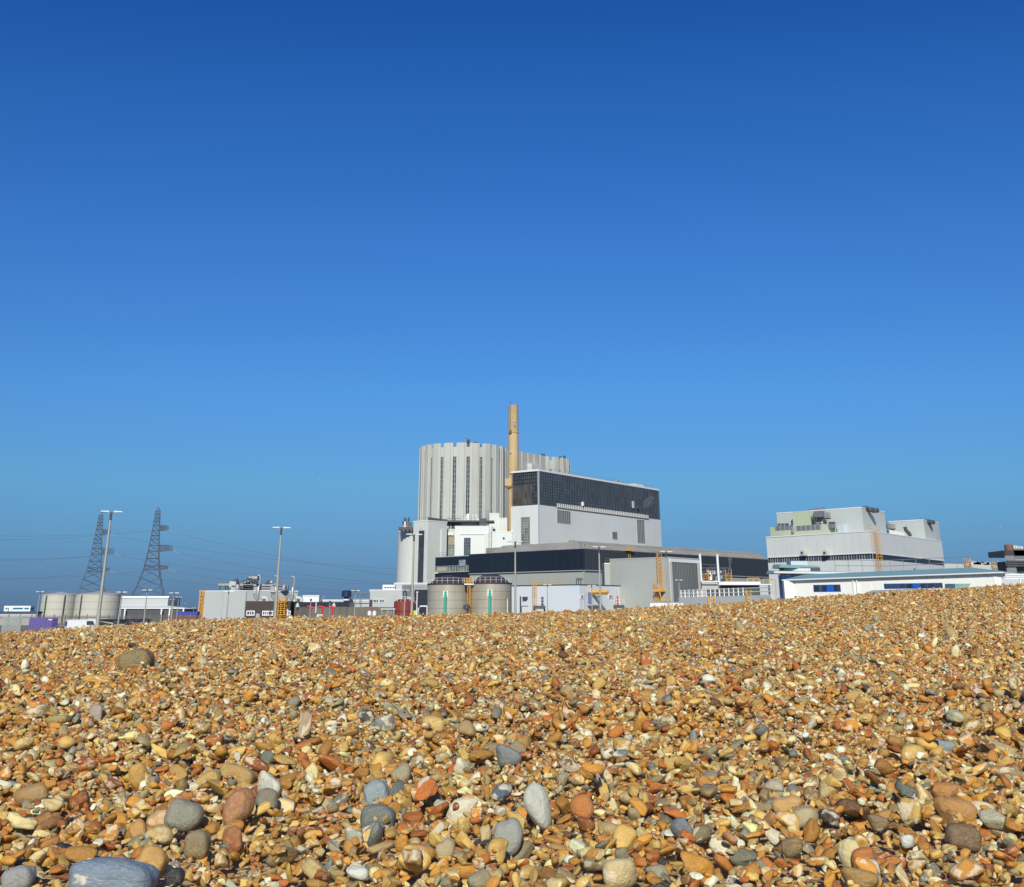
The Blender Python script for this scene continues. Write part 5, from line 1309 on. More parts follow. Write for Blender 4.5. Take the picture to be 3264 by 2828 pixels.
vehicle(*Z1(1265, 1640), 212, math.radians(-80), 'van', M_CARC, 'cream panel van standing in front of the cream tanks')
vehicle(*Z1(1455, 1640), 208, math.radians(80), 'van', paint('black_van_paint', (.012, .012, .014), .3, stain=.05, streak=False, relief=.02), 'black van next to the cream panel van')
vehicle(*Y8(860, 500), 210, math.radians(95), 'van', paint('charcoal_van_paint', (.025, .022, .022), .3, stain=.05, streak=False, relief=.02), 'charcoal van parked between two lamp posts')
vehicle(*Y8(1080, 505), 214, math.radians(85), 'van', paint('dark_red_van_paint', (.035, .015, .014), .3, stain=.05, streak=False, relief=.02), 'dark maroon van at the end of the parked row')
vehicle(*Z1(900, 1650), 205, math.radians(75), 'car', M_CARD, 'dark blue car between the purple container and the white van')
vehicle(*Y8(600, 545), 165, math.radians(85), 'car', M_CARD, 'dark blue car in front of the black van')
vehicle(*Y8(800, 548), 160, math.radians(80), 'car', paint('silver_car_paint', (.42, .43, .44), .3, .4, stain=.02, streak=False, relief=.02), 'silver car with only its roof above the shingle')

# ------------------------------------------------------------------ pylons and wires
def pylon(top, Y, label, sx=1.0, rot=.35):
    q = at(*top, Y); X, H = q.x, q.z
    t = thing('pylon', (X, Y, 0), label, 'pylon', 'lattice pylons')
    k = H / 53.7
    def hw(z):
        return float(np.interp(z / H, [0, .206, .28, .434, .597, .783, .966, 1.0], [11.4, 7.9, 6.2, 3.8, 2.6, 1.74, 1.05, .10])) * k
    ca, sa = math.cos(rot), math.sin(rot)
    def cp(i, z):
        w = hw(z); x, y = ((-1, -1), (1, -1), (1, 1), (-1, 1))[i]
        # the crown stands a little to the right of the base centre, as in the photograph
        return Vector((X + (x * ca - y * sa) * w, Y + (x * sa + y * ca) * w, z))
    lv = [0, .10, .206, .28, .36, .434, .468, .53, .597, .65, .70, .74, .783, .831, .87, .90, .935, .966, 1.0]
    lv = [v * H for v in lv]
    for i in range(4):
        MB().tube([cp(i, z) for z in lv], .19, 4).build('leg', M_PYLON, t)
    for j in range(4):
        m = MB()
        for a, b in zip(lv[:-1], lv[1:]):
            m.bar(cp(j, a), cp((j + 1) % 4, b), .15); m.bar(cp((j + 1) % 4, a), cp(j, b), .15)
            if b > H * .42: m.bar(cp(j, b), cp((j + 1) % 4, b), .15)
        m.build('bracing', M_PYLON, t)['kind'] = 'stuff'
    tips = []
    for f0, f1, reach in ((.434, .468, 9.4), (.597, .65, 10.6), (.783, .831, 7.4)):
        z0, z1 = f0 * H, f1 * H; m = MB()
        a1, a2 = cp(1, z0), cp(2, z0); b1, b2 = cp(1, z1), cp(2, z1)
        tip = Vector((X + reach * k, Y - 3 * k, z0 + .3)); tip2 = Vector((X + reach * k * .95, Y - 3 * k, z0 + (z1 - z0) * .85))
        for p in (a1, a2): m.bar(p, tip, .22)
        for p in (b1, b2): m.bar(p, tip2, .22)
        m.bar(tip, tip2, .2)
        n = 6
        for (p, pt) in ((a1, b1), (a2, b2)):
            for i in range(n):
                u0, u1 = i / n, (i + 1) / n
                lo0, lo1 = p.lerp(tip, u0), p.lerp(tip, u1); hi0, hi1 = pt.lerp(tip2, u0), pt.lerp(tip2, u1)
                m.bar(lo0, hi1, .12); m.bar(hi0, lo1, .12); m.bar(lo1, hi1, .12)
        m.build('cross_arm', M_PYLON, t)
        end = tip + Vector((4.6, -1.5, -1.6)) * k
        MB().tube([tip, tip.lerp(end, .5) + Vector((0, 0, -.25)), end], .12, 6).build('insulator_string', M_STEEL, t)
        tips.append((tip, end))
    return t, tips
pyA, tipsA = pylon(Z1(1318, 215), 690, 'lattice pylon behind the cream tanks, partly hidden by a lamp post')
pyB, tipsB = pylon(Z2(510, 150), 650, 'lattice pylon rising behind the two-tier shed')
def wire(a, b, sag, label, r=.045):
    a, b = Vector(a), Vector(b); pts = []
    for i in range(25):
        u = i / 24; p = a.lerp(b, u); p.z -= sag * 4 * u * (1 - u); pts.append(p)
    o = MB().tube(pts, r, 4).build('power_line', paint('oxidised_aluminium_wire', (.10, .12, .15), .7, stain=.1), None)
    tag(o, label, 'power line', 'power lines from the pylons')
hts = ('bottom', 'middle', 'top')
for k, (tip, end) in enumerate(tipsB):
    e2 = at(*[Z3(1960, 330), Z3(1960, 243), Z3(1960, 160)][k], 560)
    wire(end, e2, 1.8, f'power line running right from the {hts[k]} arm of the pylon behind the shed')
    e3 = at(*[Z1(-120, 1085), Z1(-120, 830), Z1(-120, 520)][k], 640)
    wire(tip, e3, 1.2, f'power line running left from the {hts[k]} arm of the pylon behind the shed')
for k, (tip, end) in enumerate(tipsA):
    e2 = at(*[Z3(1980, 345), Z3(1980, 255), Z3(1980, 100)][k], 760)
    wire(end, e2, 2.5, f'power line running right from the {hts[k]} arm of the pylon behind the tanks')
    e3 = at(*[Z1(-120, 1080), Z1(-120, 840), Z1(-120, 565)][k], 700)
    wire(tip, e3, 1.2, f'power line running left from the {hts[k]} arm of the pylon behind the tanks')

# ------------------------------------------------------------------ lamp posts
def lamp(px, py, Y, label, group, heads=2, az=1.0, big=True, lean=0):
    q = at(px, py, Y); H = q.z
    t = thing('street_lamp', (q.x, Y, 0), label, 'street lamp', group)
    r0, r1 = (.17, .085) if big else (.10, .055)
    MB().tube([(q.x, Y, 0), (q.x, Y, H * .25)], r0 * 1.25, 10, r0 * 1.1).build('base_section', M_POLE, t, True)
    MB().tube([(q.x, Y, H * .25), (q.x, Y, H)], r0, 10, r1).build('pole', M_POLE, t, True)
    MB().tube([(q.x, Y, H - (.75 if big else .3)), (q.x, Y, H - .02)], r1 * 1.35, 8).build('collar', M_STEELD, t)
    L = .68 if big else .45
    for s in ((-1, 1) if heads == 2 else (1,)):
        d = Vector((math.sin(az) * s, math.cos(az) * s, 0)); n = Vector((d.y, -d.x, 0)); p = Vector((q.x, Y, H))
        MB().tube([p + Vector((0, 0, -.05)), p + d * L * .45 + Vector((0, 0, .05))], .05 if big else .04, 5).build('bracket', M_POLE, t)
        a, b = p + d * L * .35, p + d * L * 1.45; w = L * .2
        up = Vector((0, 0, 1)); hh = L * .17
        h = MB().hexa([a - n * w * .6 - up * hh * .3, a + n * w * .6 - up * hh * .3, b + n * w - up * hh * .1, b - n * w - up * hh * .1, a - n * w * .4 + up * hh, a + n * w * .4 + up * hh, b + n * w * .6 + up * hh * .7, b - n * w * .6 + up * hh * .7]).build('lamp_head', M_LAMP, t)
        MB().hexa([a.lerp(b, .25) - n * w * .6 - up * hh * .7, a.lerp(b, .25) + n * w * .6 - up * hh * .7, b.lerp(a, .08) + n * w * .8 - up * hh * .6, b.lerp(a, .08) - n * w * .8 - up * hh * .6,
                   a.lerp(b, .25) - n * w * .6 - up * hh * .25, a.lerp(b, .25) + n * w * .6 - up * hh * .25, b.lerp(a, .08) + n * w * .8 - up * hh * .12, b.lerp(a, .08) - n * w * .8 - up * hh * .12]).build('lens', M_GLASSG, h)
    return t
G1, G2 = 'tall lamp posts along the beach road', 'short lamp posts in the yard'
lamp(*Z1(1447, 212), 120, 'tall double-headed lamp post in front of the cream oil tanks', G1, az=1.2)
lamp(897, 1683, 140, 'tall double-headed lamp post in front of the brick engine room', G1, az=1.3)
lamp(*Z4(238, 968), 150, 'tall lamp post in front of the white stair tower', G1, az=1.25)
lamp(*Z6(1010, 84), 160, 'tall lamp post standing against the right side of the domed tanks', G1, az=1.2)
lamp(*Z6(1846, 139), 170, 'tall lamp post in front of the white store corner', G1, az=1.2)
lamp(*Z7(768, 204), 178, 'tall lamp post in front of the grey shed', G1, az=1.2)
for p, Y, lab in ((Z1(522, 1250), 210, 'short lamp post left of the cream oil tanks'), (Z1(1582, 1255), 160, 'short lamp post beside the right edge of the cream oil tanks'),
                  (Z2(365, 1228), 165, 'short lamp post in front of the two-tier shed'), (Z2(712, 1266), 170, 'short lamp post at the end of the two-tier shed'),
                  (Z2(772, 1320), 260, 'distant short lamp post beyond the two-tier shed'), (Z2(1422, 1248), 170, 'short lamp post against the white box wall'),
                  (Z3(822, 312), 165, 'short lamp post beside the tall one at the engine room'), (Y1(1495, 287), 190, 'short double-headed lamp post before the concrete wall'),
                  (Z4(152, 1498), 190, 'short lamp post in front of the red tank'), (Z6(1330, 516), 190, 'short lamp post before the plain side of the white store'),
                  (Z6(1773, 524), 190, 'short lamp post before the lilac loading door'), (Z7(908, 516), 200, 'short double-headed lamp post before the louvred end door'),
                  (Z7(1341, 537), 205, 'short lamp post before the white boundary wall'), (Z2(970, 1456), 420, 'very distant lamp post left of the white box building'),
                  (Z2(690, 1352), 330, 'distant lamp post between the shed and the white box building')):
    lamp(*p, Y, lab, G2, az=1.35, big=False)
for (p, Y, lab) in ((Z4(268, 1530), 260, 'white bollard light beside the red tank'), (Y1(748, 485), 250, 'slim pale post by the orange ladder'), (Y1(1003, 400), 270, 'slim dark mast before the concrete wall'),
                    (Y1(1062, 420), 275, 'slim dark mast behind the white notice board'), (Y1(1212, 420), 275, 'slim dark mast near the far fire monitor')):
    q = at(*p, Y); t = thing('slim_mast', (q.x, Y, 0), lab, 'mast', 'slim masts in the yard')
    MB().tube([(q.x, Y, 0), (q.x, Y, q.z)], .11, 6).build('pole', M_RAILW if 'white' in lab or 'pale' in lab else M_STEEL, t)
    MB().lathe((q.x, Y, q.z), [(.14, 0), (.22, .1), (.22, .35), (0, .5)], 8).build('head', M_LAMP if 'white' in lab else M_STEELD, t)
# white goal-post pipe by the kiosk
q0, q1 = at(*Z4(280, 1650), 290), at(*Z4(362, 1655), 290)
pg = thing('goalpost_pipe', ((q0.x + q1.x) / 2, 290, 0), 'white pipe frame standing between kiosk and steel tank', 'pipe')
MB().tube([(q0.x, 290, 0), (q0.x, 290, q0.z - .4), (q0.x + .4, 290, q0.z), (q1.x, 290, q0.z)], .16, 8).build('pipe', M_RAILW, pg, True)
MB().tube([(q1.x, 290, 0), (q1.x, 290, q0.z)], .12, 6).build('leg', M_RAILW, pg)
q = at(*Z4(255, 1690), 280); yd = thing('yellow_drum', (q.x, 280, 0), 'yellow drum at the foot of the black kiosk', 'drum')
MB().lathe((q.x, 280, 0), [(.6, 0), (.6, q.z), (0, q.z)], 12).build('body', paint('yellow_drum_paint', (.7, .6, .05), .5), yd, True); MB().lathe((q.x, 280, q.z * .6), [(.62, 0), (.62, .1)], 12).build('hoop', M_STEELD, yd)

# ------------------------------------------------------------------ gulls
def gull(px, py, Y, bank, label):
    q = at(px, py, Y)
    t = thing('gull', q, label, 'bird', 'gulls in the sky')
    c, s = math.cos(bank), math.sin(bank)
    R = lambda x, y, z: Vector((q.x + x * c - z * s, q.y + y, q.z + x * s + z * c))
    m = MB(); m.tube([R(0, -.45, -.02), R(0, -.3, .02), R(0, 0, .03), R(0, .3, .01), R(0, .5, 0)], .11, 7, .03); m.build('body', M_LAMP, t, True)
    for sd in (-1, 1):
        m = MB(); m.add([R(sd * .06, -.2, .06), R(sd * .45, -.26, .24), R(sd * .95, -.05, .12), R(sd * .45, .0, .22), R(sd * .06, .16, .05)] + [R(sd * .06, -.2, .03), R(sd * .45, -.26, .21), R(sd * .95, -.05, .10), R(sd * .45, .0, .19), R(sd * .06, .16, .02)],
              [(0, 1, 3, 4), (1, 2, 3), (5, 9, 8, 6), (6, 8, 7), (0, 5, 6, 1), (1, 6, 7, 2), (2, 7, 8, 3), (3, 8, 9, 4), (4, 9, 5, 0)]); m.build('wing', M_GREYC, t)
gull(882, 1525, 420, .3, 'white gull gliding with its left wing low')
gull(1019, 1527, 430, -.2, 'white gull gliding level beside another gull')
gull(3187, 1682, 520, .2, 'gull flying beyond the white block near the right buildings')
gull(591, 1924, 380, .5, 'gull low over the yard by the two-tier shed')
gull(132, 1808, 600, .1, 'far gull left of the pylons')

# a wisp of steam from the hall's vent
stm = bpy.data.meshes.new('steam'); bm = bmesh.new(); bmesh.ops.create_icosphere(bm, subdivisions=4, radius=1)
for v in bm.verts:
    n_ = mnoise.noise(v.co * 1.6) * .5
    v.co = v.co * (1 + n_)
bm.to_mesh(stm); bm.free()
so = bpy.data.objects.new('steam', stm); COL.objects.link(so)
dirv = Vector((WR.d.x, WR.d.y, .55)).normalized()
so.location = vent_pt + dirv * 4.5 + Vector((WR.n.x, WR.n.y, 0)) * 1.6
so.scale = (5.2, 1.3, 1.7)
so.rotation_euler = dirv.to_track_quat('X', 'Z').to_euler()
ms = bpy.data.materials.new('steam'); ms.use_nodes = True; ms.node_tree.nodes.clear()
mo = ms.node_tree.nodes.new('ShaderNodeOutputMaterial'); pv = ms.node_tree.nodes.new('ShaderNodeVolumePrincipled')
pv.inputs['Color'].default_value = (.95, .95, .95, 1)
tcx = ms.node_tree.nodes.new('ShaderNodeTexCoord'); nz = noise_tex(ms.node_tree, tcx.outputs['Object'], 1.6, 3)
ms.node_tree.links.new(mathn(ms.node_tree, 'MULTIPLY', ramp(ms.node_tree, nz.outputs[0], (.42, .68)), .12), pv.inputs['Density'])
ms.node_tree.links.new(pv.outputs[0], mo.inputs['Volume']); stm.materials.append(ms)
tag(so, 'thin white wisp of steam drifting along the glazed hall', 'steam', kind='stuff')
# ================================================================== the shingle beach
def lerp_tab(x, xs, ys):
    return np.interp(x, xs, ys)
CREST_PX = [-600, 0, 300, 600, 900, 1300, 1600, 1900, 2200, 2500, 2800, 3264, 3900]
CREST_PY = [2051, 2026, 2009, 1985, 1977, 1971, 1965, 1954, 1936, 1920, 1898, 1870, 1836]
CREST_D = 33.0
_cx = [at(px, py, CREST_D).x for px, py in zip(CREST_PX, CREST_PY)]
_cz = [at(px, py, CREST_D).z for px, py in zip(CREST_PX, CREST_PY)]
_c0 = float(np.interp(0, _cx, _cz))
def smooth_noise(x, y):
    return (np.sin(x * 1.31 + 2.1 * np.sin(y * .43 + 1.0)) * np.cos(y * 1.07 + 1.7 * np.sin(x * .61)) * .55
            + np.sin(x * 3.1 + y * 1.9 + 1.3 * np.sin(x * 1.7 - y * 1.2)) * .28
            + np.sin(x * 5.3 - y * 4.1 + 2.0) * np.sin(y * 3.3 + x * 1.1) * .17)
def beach_z(x, y):
    x = np.asarray(x, float); y = np.asarray(y, float)
    prof = np.interp(y, [-30, 0, 4.4, 11, 22, 33, 36, 42, 60, 85], [1.2, 2.26, 2.40, 2.62, 2.87, _c0, _c0 - .02, _c0 - .35, .6, -.15])
    cross = np.interp(x, _cx, _cz) - _c0
    g = np.interp(y, [-30, 0, 4.4, 12, 22, 33, 40, 60, 85], [.1, .12, .2, .42, .7, 1.0, 1.0, .3, 0])
    amp = np.interp(y, [0, 4, 8, 20, 33, 60, 80], [.02, .025, .035, .05, .035, .03, 0])
    return prof + cross * g + amp * smooth_noise(x, y)

# ground under everything: one sheet to the horizon, the beach a finer sheet on it
mat_ground = paint('tarmac_and_grit', (.20, .185, .16), .95, stain=.5, streak=False, scale=.6)
MB().add([(-9000, -3000, 0), (9000, -3000, 0), (9000, 14000, 0), (-9000, 14000, 0)], [(0, 1, 2, 3)]).build('ground', mat_ground)['kind'] = 'structure'
mat_base, nt, N, L, b = nodes_of('shingle_bed')
_p = scaled_pos(nt, 1, 1, 1)
_v = N.new('ShaderNodeTexVoronoi'); _v.inputs['Scale'].default_value = 22; L.new(_p, _v.inputs['Vector'])
_hs = N.new('ShaderNodeSeparateColor'); L.new(_v.outputs['Color'], _hs.inputs[0])
L.new(mixrgb(nt, (.46, .27, .10), (.48, .38, .22), _hs.outputs[0]), b.inputs['Base Color'])
b.inputs['Roughness'].default_value = .9
_bp = N.new('ShaderNodeBump'); _bp.inputs['Distance'].default_value = .02; _bp.invert = True
L.new(_v.outputs['Distance'], _bp.inputs['Height']); L.new(_bp.outputs[0], b.inputs['Normal'])
xs = np.concatenate([np.linspace(-120, -24, 30), np.linspace(-23, 23, 116), np.linspace(24, 120, 30)])
ys = np.concatenate([np.linspace(-30, -1, 16), np.linspace(0, 40, 134), np.linspace(41, 85, 30)])
gx, gy = np.meshgrid(xs, ys)
gz = beach_z(gx, gy) - .06
nx, ny = len(xs), len(ys)
me = bpy.data.meshes.new('shingle_beach')
idx = np.arange(nx * ny).reshape(ny, nx)
quads = np.stack([idx[:-1, :-1], idx[:-1, 1:], idx[1:, 1:], idx[1:, :-1]], -1).reshape(-1, 4)
me.from_pydata(np.stack([gx, gy, gz], -1).reshape(-1, 3).tolist(), [], quads.tolist())
for p in me.polygons: p.use_smooth = True
me.materials.append(mat_base)
beach = bpy.data.objects.new('shingle_beach', me); COL.objects.link(beach); beach['kind'] = 'structure'

# ---- pebble shapes: rounded polyhedra with dents
def pebble_mesh(name, seed, sub, mat, knob=0.0, soft=False):
    r = np.random.default_rng(seed)
    bm = bmesh.new()
    bmesh.ops.create_icosphere(bm, subdivisions=sub, radius=1)
    co = np.array([v.co[:] for v in bm.verts])
    n = r.integers(7, 15)
    nrm = r.normal(size=(n, 3)); nrm /= np.linalg.norm(nrm, axis=1)[:, None]
    nrm = np.concatenate([nrm, np.eye(3), -np.eye(3)])
    d = np.concatenate([r.uniform(.46, 1.0, n), r.uniform(.8, 1.0, 6)])
    p = r.uniform(4, 20)
    if soft: p, d = r.uniform(2.6, 4.2), np.sqrt(d)
    t = np.maximum(co @ nrm.T, 0) / d
    rad = 1 / (np.sum(t ** p, axis=1) ** (1 / p))
    k = r.normal(size=(3, 3)) * 1.6
    ph = r.uniform(0, 6, 3)
    low = np.sin(co @ k + ph).sum(1) * (.045 + knob)
    k2 = r.normal(size=(3, 3)) * 4.0
    low += np.sin(co @ k2 + ph).sum(1) * .012
    rad = rad * (1 + low)
    out = co * rad[:, None]
    out -= (out.max(0) + out.min(0)) / 2
    out /= (out.max(0) - out.min(0)) / 2
    for v, c in zip(bm.verts, out): v.co = c
    me = bpy.data.meshes.new(name)
    bm.to_mesh(me); bm.free()
    for q in me.polygons: q.use_smooth = True
    me.materials.append(mat)
    return me

def slab_mesh(name, mat):
    me = pebble_mesh(name, 77, 4, mat)
    co = np.empty(len(me.vertices) * 3); me.vertices.foreach_get('co', co); co = co.reshape(-1, 3)
    d = co / np.linalg.norm(co, axis=1)[:, None]
    p = 3.4
    o = d / (np.abs(d) ** p).sum(1)[:, None] ** (1 / p)
    o *= (1 + .05 * np.sin(d @ np.array([2.3, 1.1, .4]) * 2.2 + 1) + .03 * np.sin(d @ np.array([-1.2, 3.1, 2.0]) * 2))[:, None]
    me.vertices.foreach_set('co', o.ravel()); me.update()
    return me
def pebble_material(key, per_object):
    m, nt, N, L, b = nodes_of(key)
    tc = N.new('ShaderNodeTexCoord')
    oi = N.new('ShaderNodeObjectInfo')
    if per_object: col = oi.outputs['Color']
    else:
        a = N.new('ShaderNodeAttribute'); a.attribute_type = 'INSTANCER'; a.attribute_name = 'col'; col = a.outputs['Color']
    rnd = oi.outputs['Random']
    off = N.new('ShaderNodeVectorMath'); off.operation = 'MULTIPLY_ADD'
    cmb = N.new('ShaderNodeCombineXYZ')
    for i in range(3): L.new(rnd, cmb.inputs[i])
    L.new(cmb.outputs[0], off.inputs[0]); off.inputs[1].default_value = (37, 71, 53); L.new(tc.outputs['Object'], off.inputs[2])
    v = off.outputs[0]
    n1 = noise_tex(nt, v, .9, 3, .5, .6)
    n2 = noise_tex(nt, v, 2.6, 5, .6, .3)
    n3 = noise_tex(nt, v, 11, 4, .7)
    sc = N.new('ShaderNodeSeparateColor'); sc.mode = 'HSV'; L.new(col, sc.inputs[0])
    # second colour of the stone: rusty stain on some, chalky rind on others
    pick = mathn(nt, 'GREATER_THAN', mathn(nt, 'FRACT', mathn(nt, 'MULTIPLY', rnd, 17.3)), .55)
    rust = mixrgb(nt, col, (.47, .235, .045), mathn(nt, 'MULTIPLY', ramp(nt, sc.outputs[1], (.25, .7)), .6))
    chalk = mixrgb(nt, col, (.82, .72, .50), .72)
    second = mixrgb(nt, rust, chalk, pick)
    amt = mathn(nt, 'FRACT', mathn(nt, 'MULTIPLY', rnd, 5.7))
    lo = mathn(nt, 'MULTIPLY_ADD', amt, .22, .44)
    f = N.new('ShaderNodeMapRange'); L.new(n1.outputs[0], f.inputs[0]); L.new(lo, f.inputs[1])
    L.new(mathn(nt, 'ADD', lo, .06), f.inputs[2])
    c = mixrgb(nt, col, second, mathn(nt, 'MULTIPLY', f.outputs[0], .95))
    c = mixrgb(nt, c, mixrgb(nt, c, (.33, .28, .20), .4), ramp(nt, n2.outputs[0], (.5, .72)))
    dark = mixrgb(nt, c, (.03, .02, .015), .5)
    c = mixrgb(nt, c, dark, ramp(nt, n3.outputs[0], (.56, .8)))
    lite = mixrgb(nt, c, (.86, .75, .52), .45)
    c = mixrgb(nt, c, lite, mathn(nt, 'MULTIPLY', ramp(nt, n3.outputs[0], (.46, .25)), .8))
    L.new(c, b.inputs['Base Color'])
    L.new(mathn(nt, 'MULTIPLY_ADD', n2.outputs[0], .35, .36), b.inputs['Roughness'])
    b.inputs['Specular IOR Level'].default_value = .45
    bp = N.new('ShaderNodeBump'); bp.inputs['Strength'].default_value = .35; bp.inputs['Distance'].default_value = .12
    L.new(mathn(nt, 'MULTIPLY_ADD', n3.outputs[0], .25, n2.outputs[0]), bp.inputs['Height'])
    L.new(bp.outputs[0], b.inputs['Normal'])
    return m
mat_peb = pebble_material('flint_shingle', False)
mat_stone = pebble_material('flint_pebble', True)

PALETTE = [  # name, sRGB, weight
    ('amber', (210, 146, 54), .31), ('light tan', (224, 182, 100), .21), ('rust orange', (188, 104, 30), .155), ('cream', (242, 216, 160), .13),
    ('beige grey', (182, 160, 112), .09), ('grey', (152, 146, 126), .04), ('blue grey', (132, 136, 134), .022), ('white', (244, 236, 212), .05),
    ('dark brown', (122, 80, 38), .022), ('black', (44, 42, 42), .008), ('pinkish', (212, 152, 108), .008)]
PAL_LIN = np.array([srgb(*c) for _, c, _ in PALETTE]) * np.array([1.03, 1.03, .86])
PAL_W = np.array([w for *_, w in PALETTE]); PAL_W = PAL_W / PAL_W.sum()
def pick_colours(r, n):
    k = r.choice(len(PALETTE), n, p=PAL_W)
    c = PAL_LIN[k] * r.uniform(.5, 1.14, (n, 1)) * r.uniform(.96, 1.04, (n, 3))
    return k, np.clip(c, .01, .85)

def rot_mats(e):
    ca, sa = np.cos(e), np.sin(e)
    cx, cy, cz = ca[:, 0], ca[:, 1], ca[:, 2]; sx, sy, sz = sa[:, 0], sa[:, 1], sa[:, 2]
    R = np.empty((len(e), 3, 3))
    R[:, 0, 0] = cz * cy; R[:, 0, 1] = cz * sy * sx - sz * cx; R[:, 0, 2] = cz * sy * cx + sz * sx
    R[:, 1, 0] = sz * cy; R[:, 1, 1] = sz * sy * sx + cz * cx; R[:, 1, 2] = sz * sy * cx - cz * sx
    R[:, 2, 0] = -sy; R[:, 2, 1] = cy * sx; R[:, 2, 2] = cy * cx
    return R

class Bed:
    """height field on which stones are dropped one after the other"""
    def __init__(self, x0, x1, y0, y1, cell, zfun, wrap=False):
        self.x0, self.y0, self.cell, self.wrap = x0, y0, cell, wrap
        self.nx = int(round((x1 - x0) / cell)); self.ny = int(round((y1 - y0) / cell))
        if zfun is None: self.H = np.zeros((self.ny, self.nx), np.float32)
        else:
            X = x0 + (np.arange(self.nx) + .5) * cell; Y = y0 + (np.arange(self.ny) + .5) * cell
            self.H = zfun(*np.meshgrid(X, Y)).astype(np.float32)
        self.ID = np.full((self.ny, self.nx), -1, np.int32)
    def drop(self, x, y, ax, R, sid, sink=.5, blocked=None, fixed=None):
        c = self.cell
        D = 1.0 / (ax * ax)
        M = (R * D) @ R.T
        S = (R * (ax * ax)) @ R.T
        hx, hy = math.sqrt(S[0, 0]), math.sqrt(S[1, 1])
        i0 = int((x - hx - self.x0) / c); i1 = int((x + hx - self.x0) / c) + 1
        j0 = int((y - hy - self.y0) / c); j1 = int((y + hy - self.y0) / c) + 1
        if not self.wrap and (i0 < 0 or j0 < 0 or i1 >= self.nx or j1 >= self.ny): return None
        xs = self.x0 + (np.arange(i0, i1 + 1) + .5) * c - x
        ys = (self.y0 + (np.arange(j0, j1 + 1) + .5) * c - y)[:, None]
        B = M[0, 2] * xs + M[1, 2] * ys
        C = M[0, 0] * xs * xs + 2 * M[0, 1] * xs * ys + M[1, 1] * ys * ys - 1
        disc = B * B - M[2, 2] * C
        ok = disc > 0
        if not ok.any(): return None
        sq = np.sqrt(np.maximum(disc, 0)) / M[2, 2]
        mid = -B / M[2, 2]
        if self.wrap:
            jj = np.arange(j0, j1 + 1) % self.ny; ii = np.arange(i0, i1 + 1) % self.nx
            sel = np.ix_(jj, ii)
        else: sel = (slice(j0, j1 + 1), slice(i0, i1 + 1))
        H = self.H[sel]; I = self.ID[sel]
        if blocked is not None and (I[ok] >= 0).any() and blocked(I[ok]): return None
        gap = (H - (mid - sq))[ok]
        z = gap.max() * (1 - sink) + gap.mean() * sink if fixed is None else fixed
        top = z + mid + sq
        up = ok & (top > H)
        H[up] = top[up]; I[up] = sid
        if self.wrap:
            self.H[sel] = H; self.ID[sel] = I
        return z

def random_stones(r, n, med, sig, lo, hi):
    d = np.clip(np.exp(r.normal(math.log(med), sig, n)), lo, hi) / 2
    ax = np.stack([d * r.uniform(1.0, 1.55, n), d * r.uniform(.7, 1.0, n), d * r.uniform(.38, .85, n)], 1)
    e = np.stack([r.normal(0, .38, n), r.normal(0, .38, n), r.uniform(0, 6.283, n)], 1)
    return ax, e

NEAR0, NEAR1 = 2.6, 12.5
def halfw(y): return y * .43 + 1.1
P = dict(x=[], y=[], z=[], ax=[], e=[], col=[], kcol=[], shape=[])
bed = Bed(-halfw(NEAR1) - .3, halfw(NEAR1) + .3, NEAR0 - .4, NEAR1 + .4, .006, beach_z)

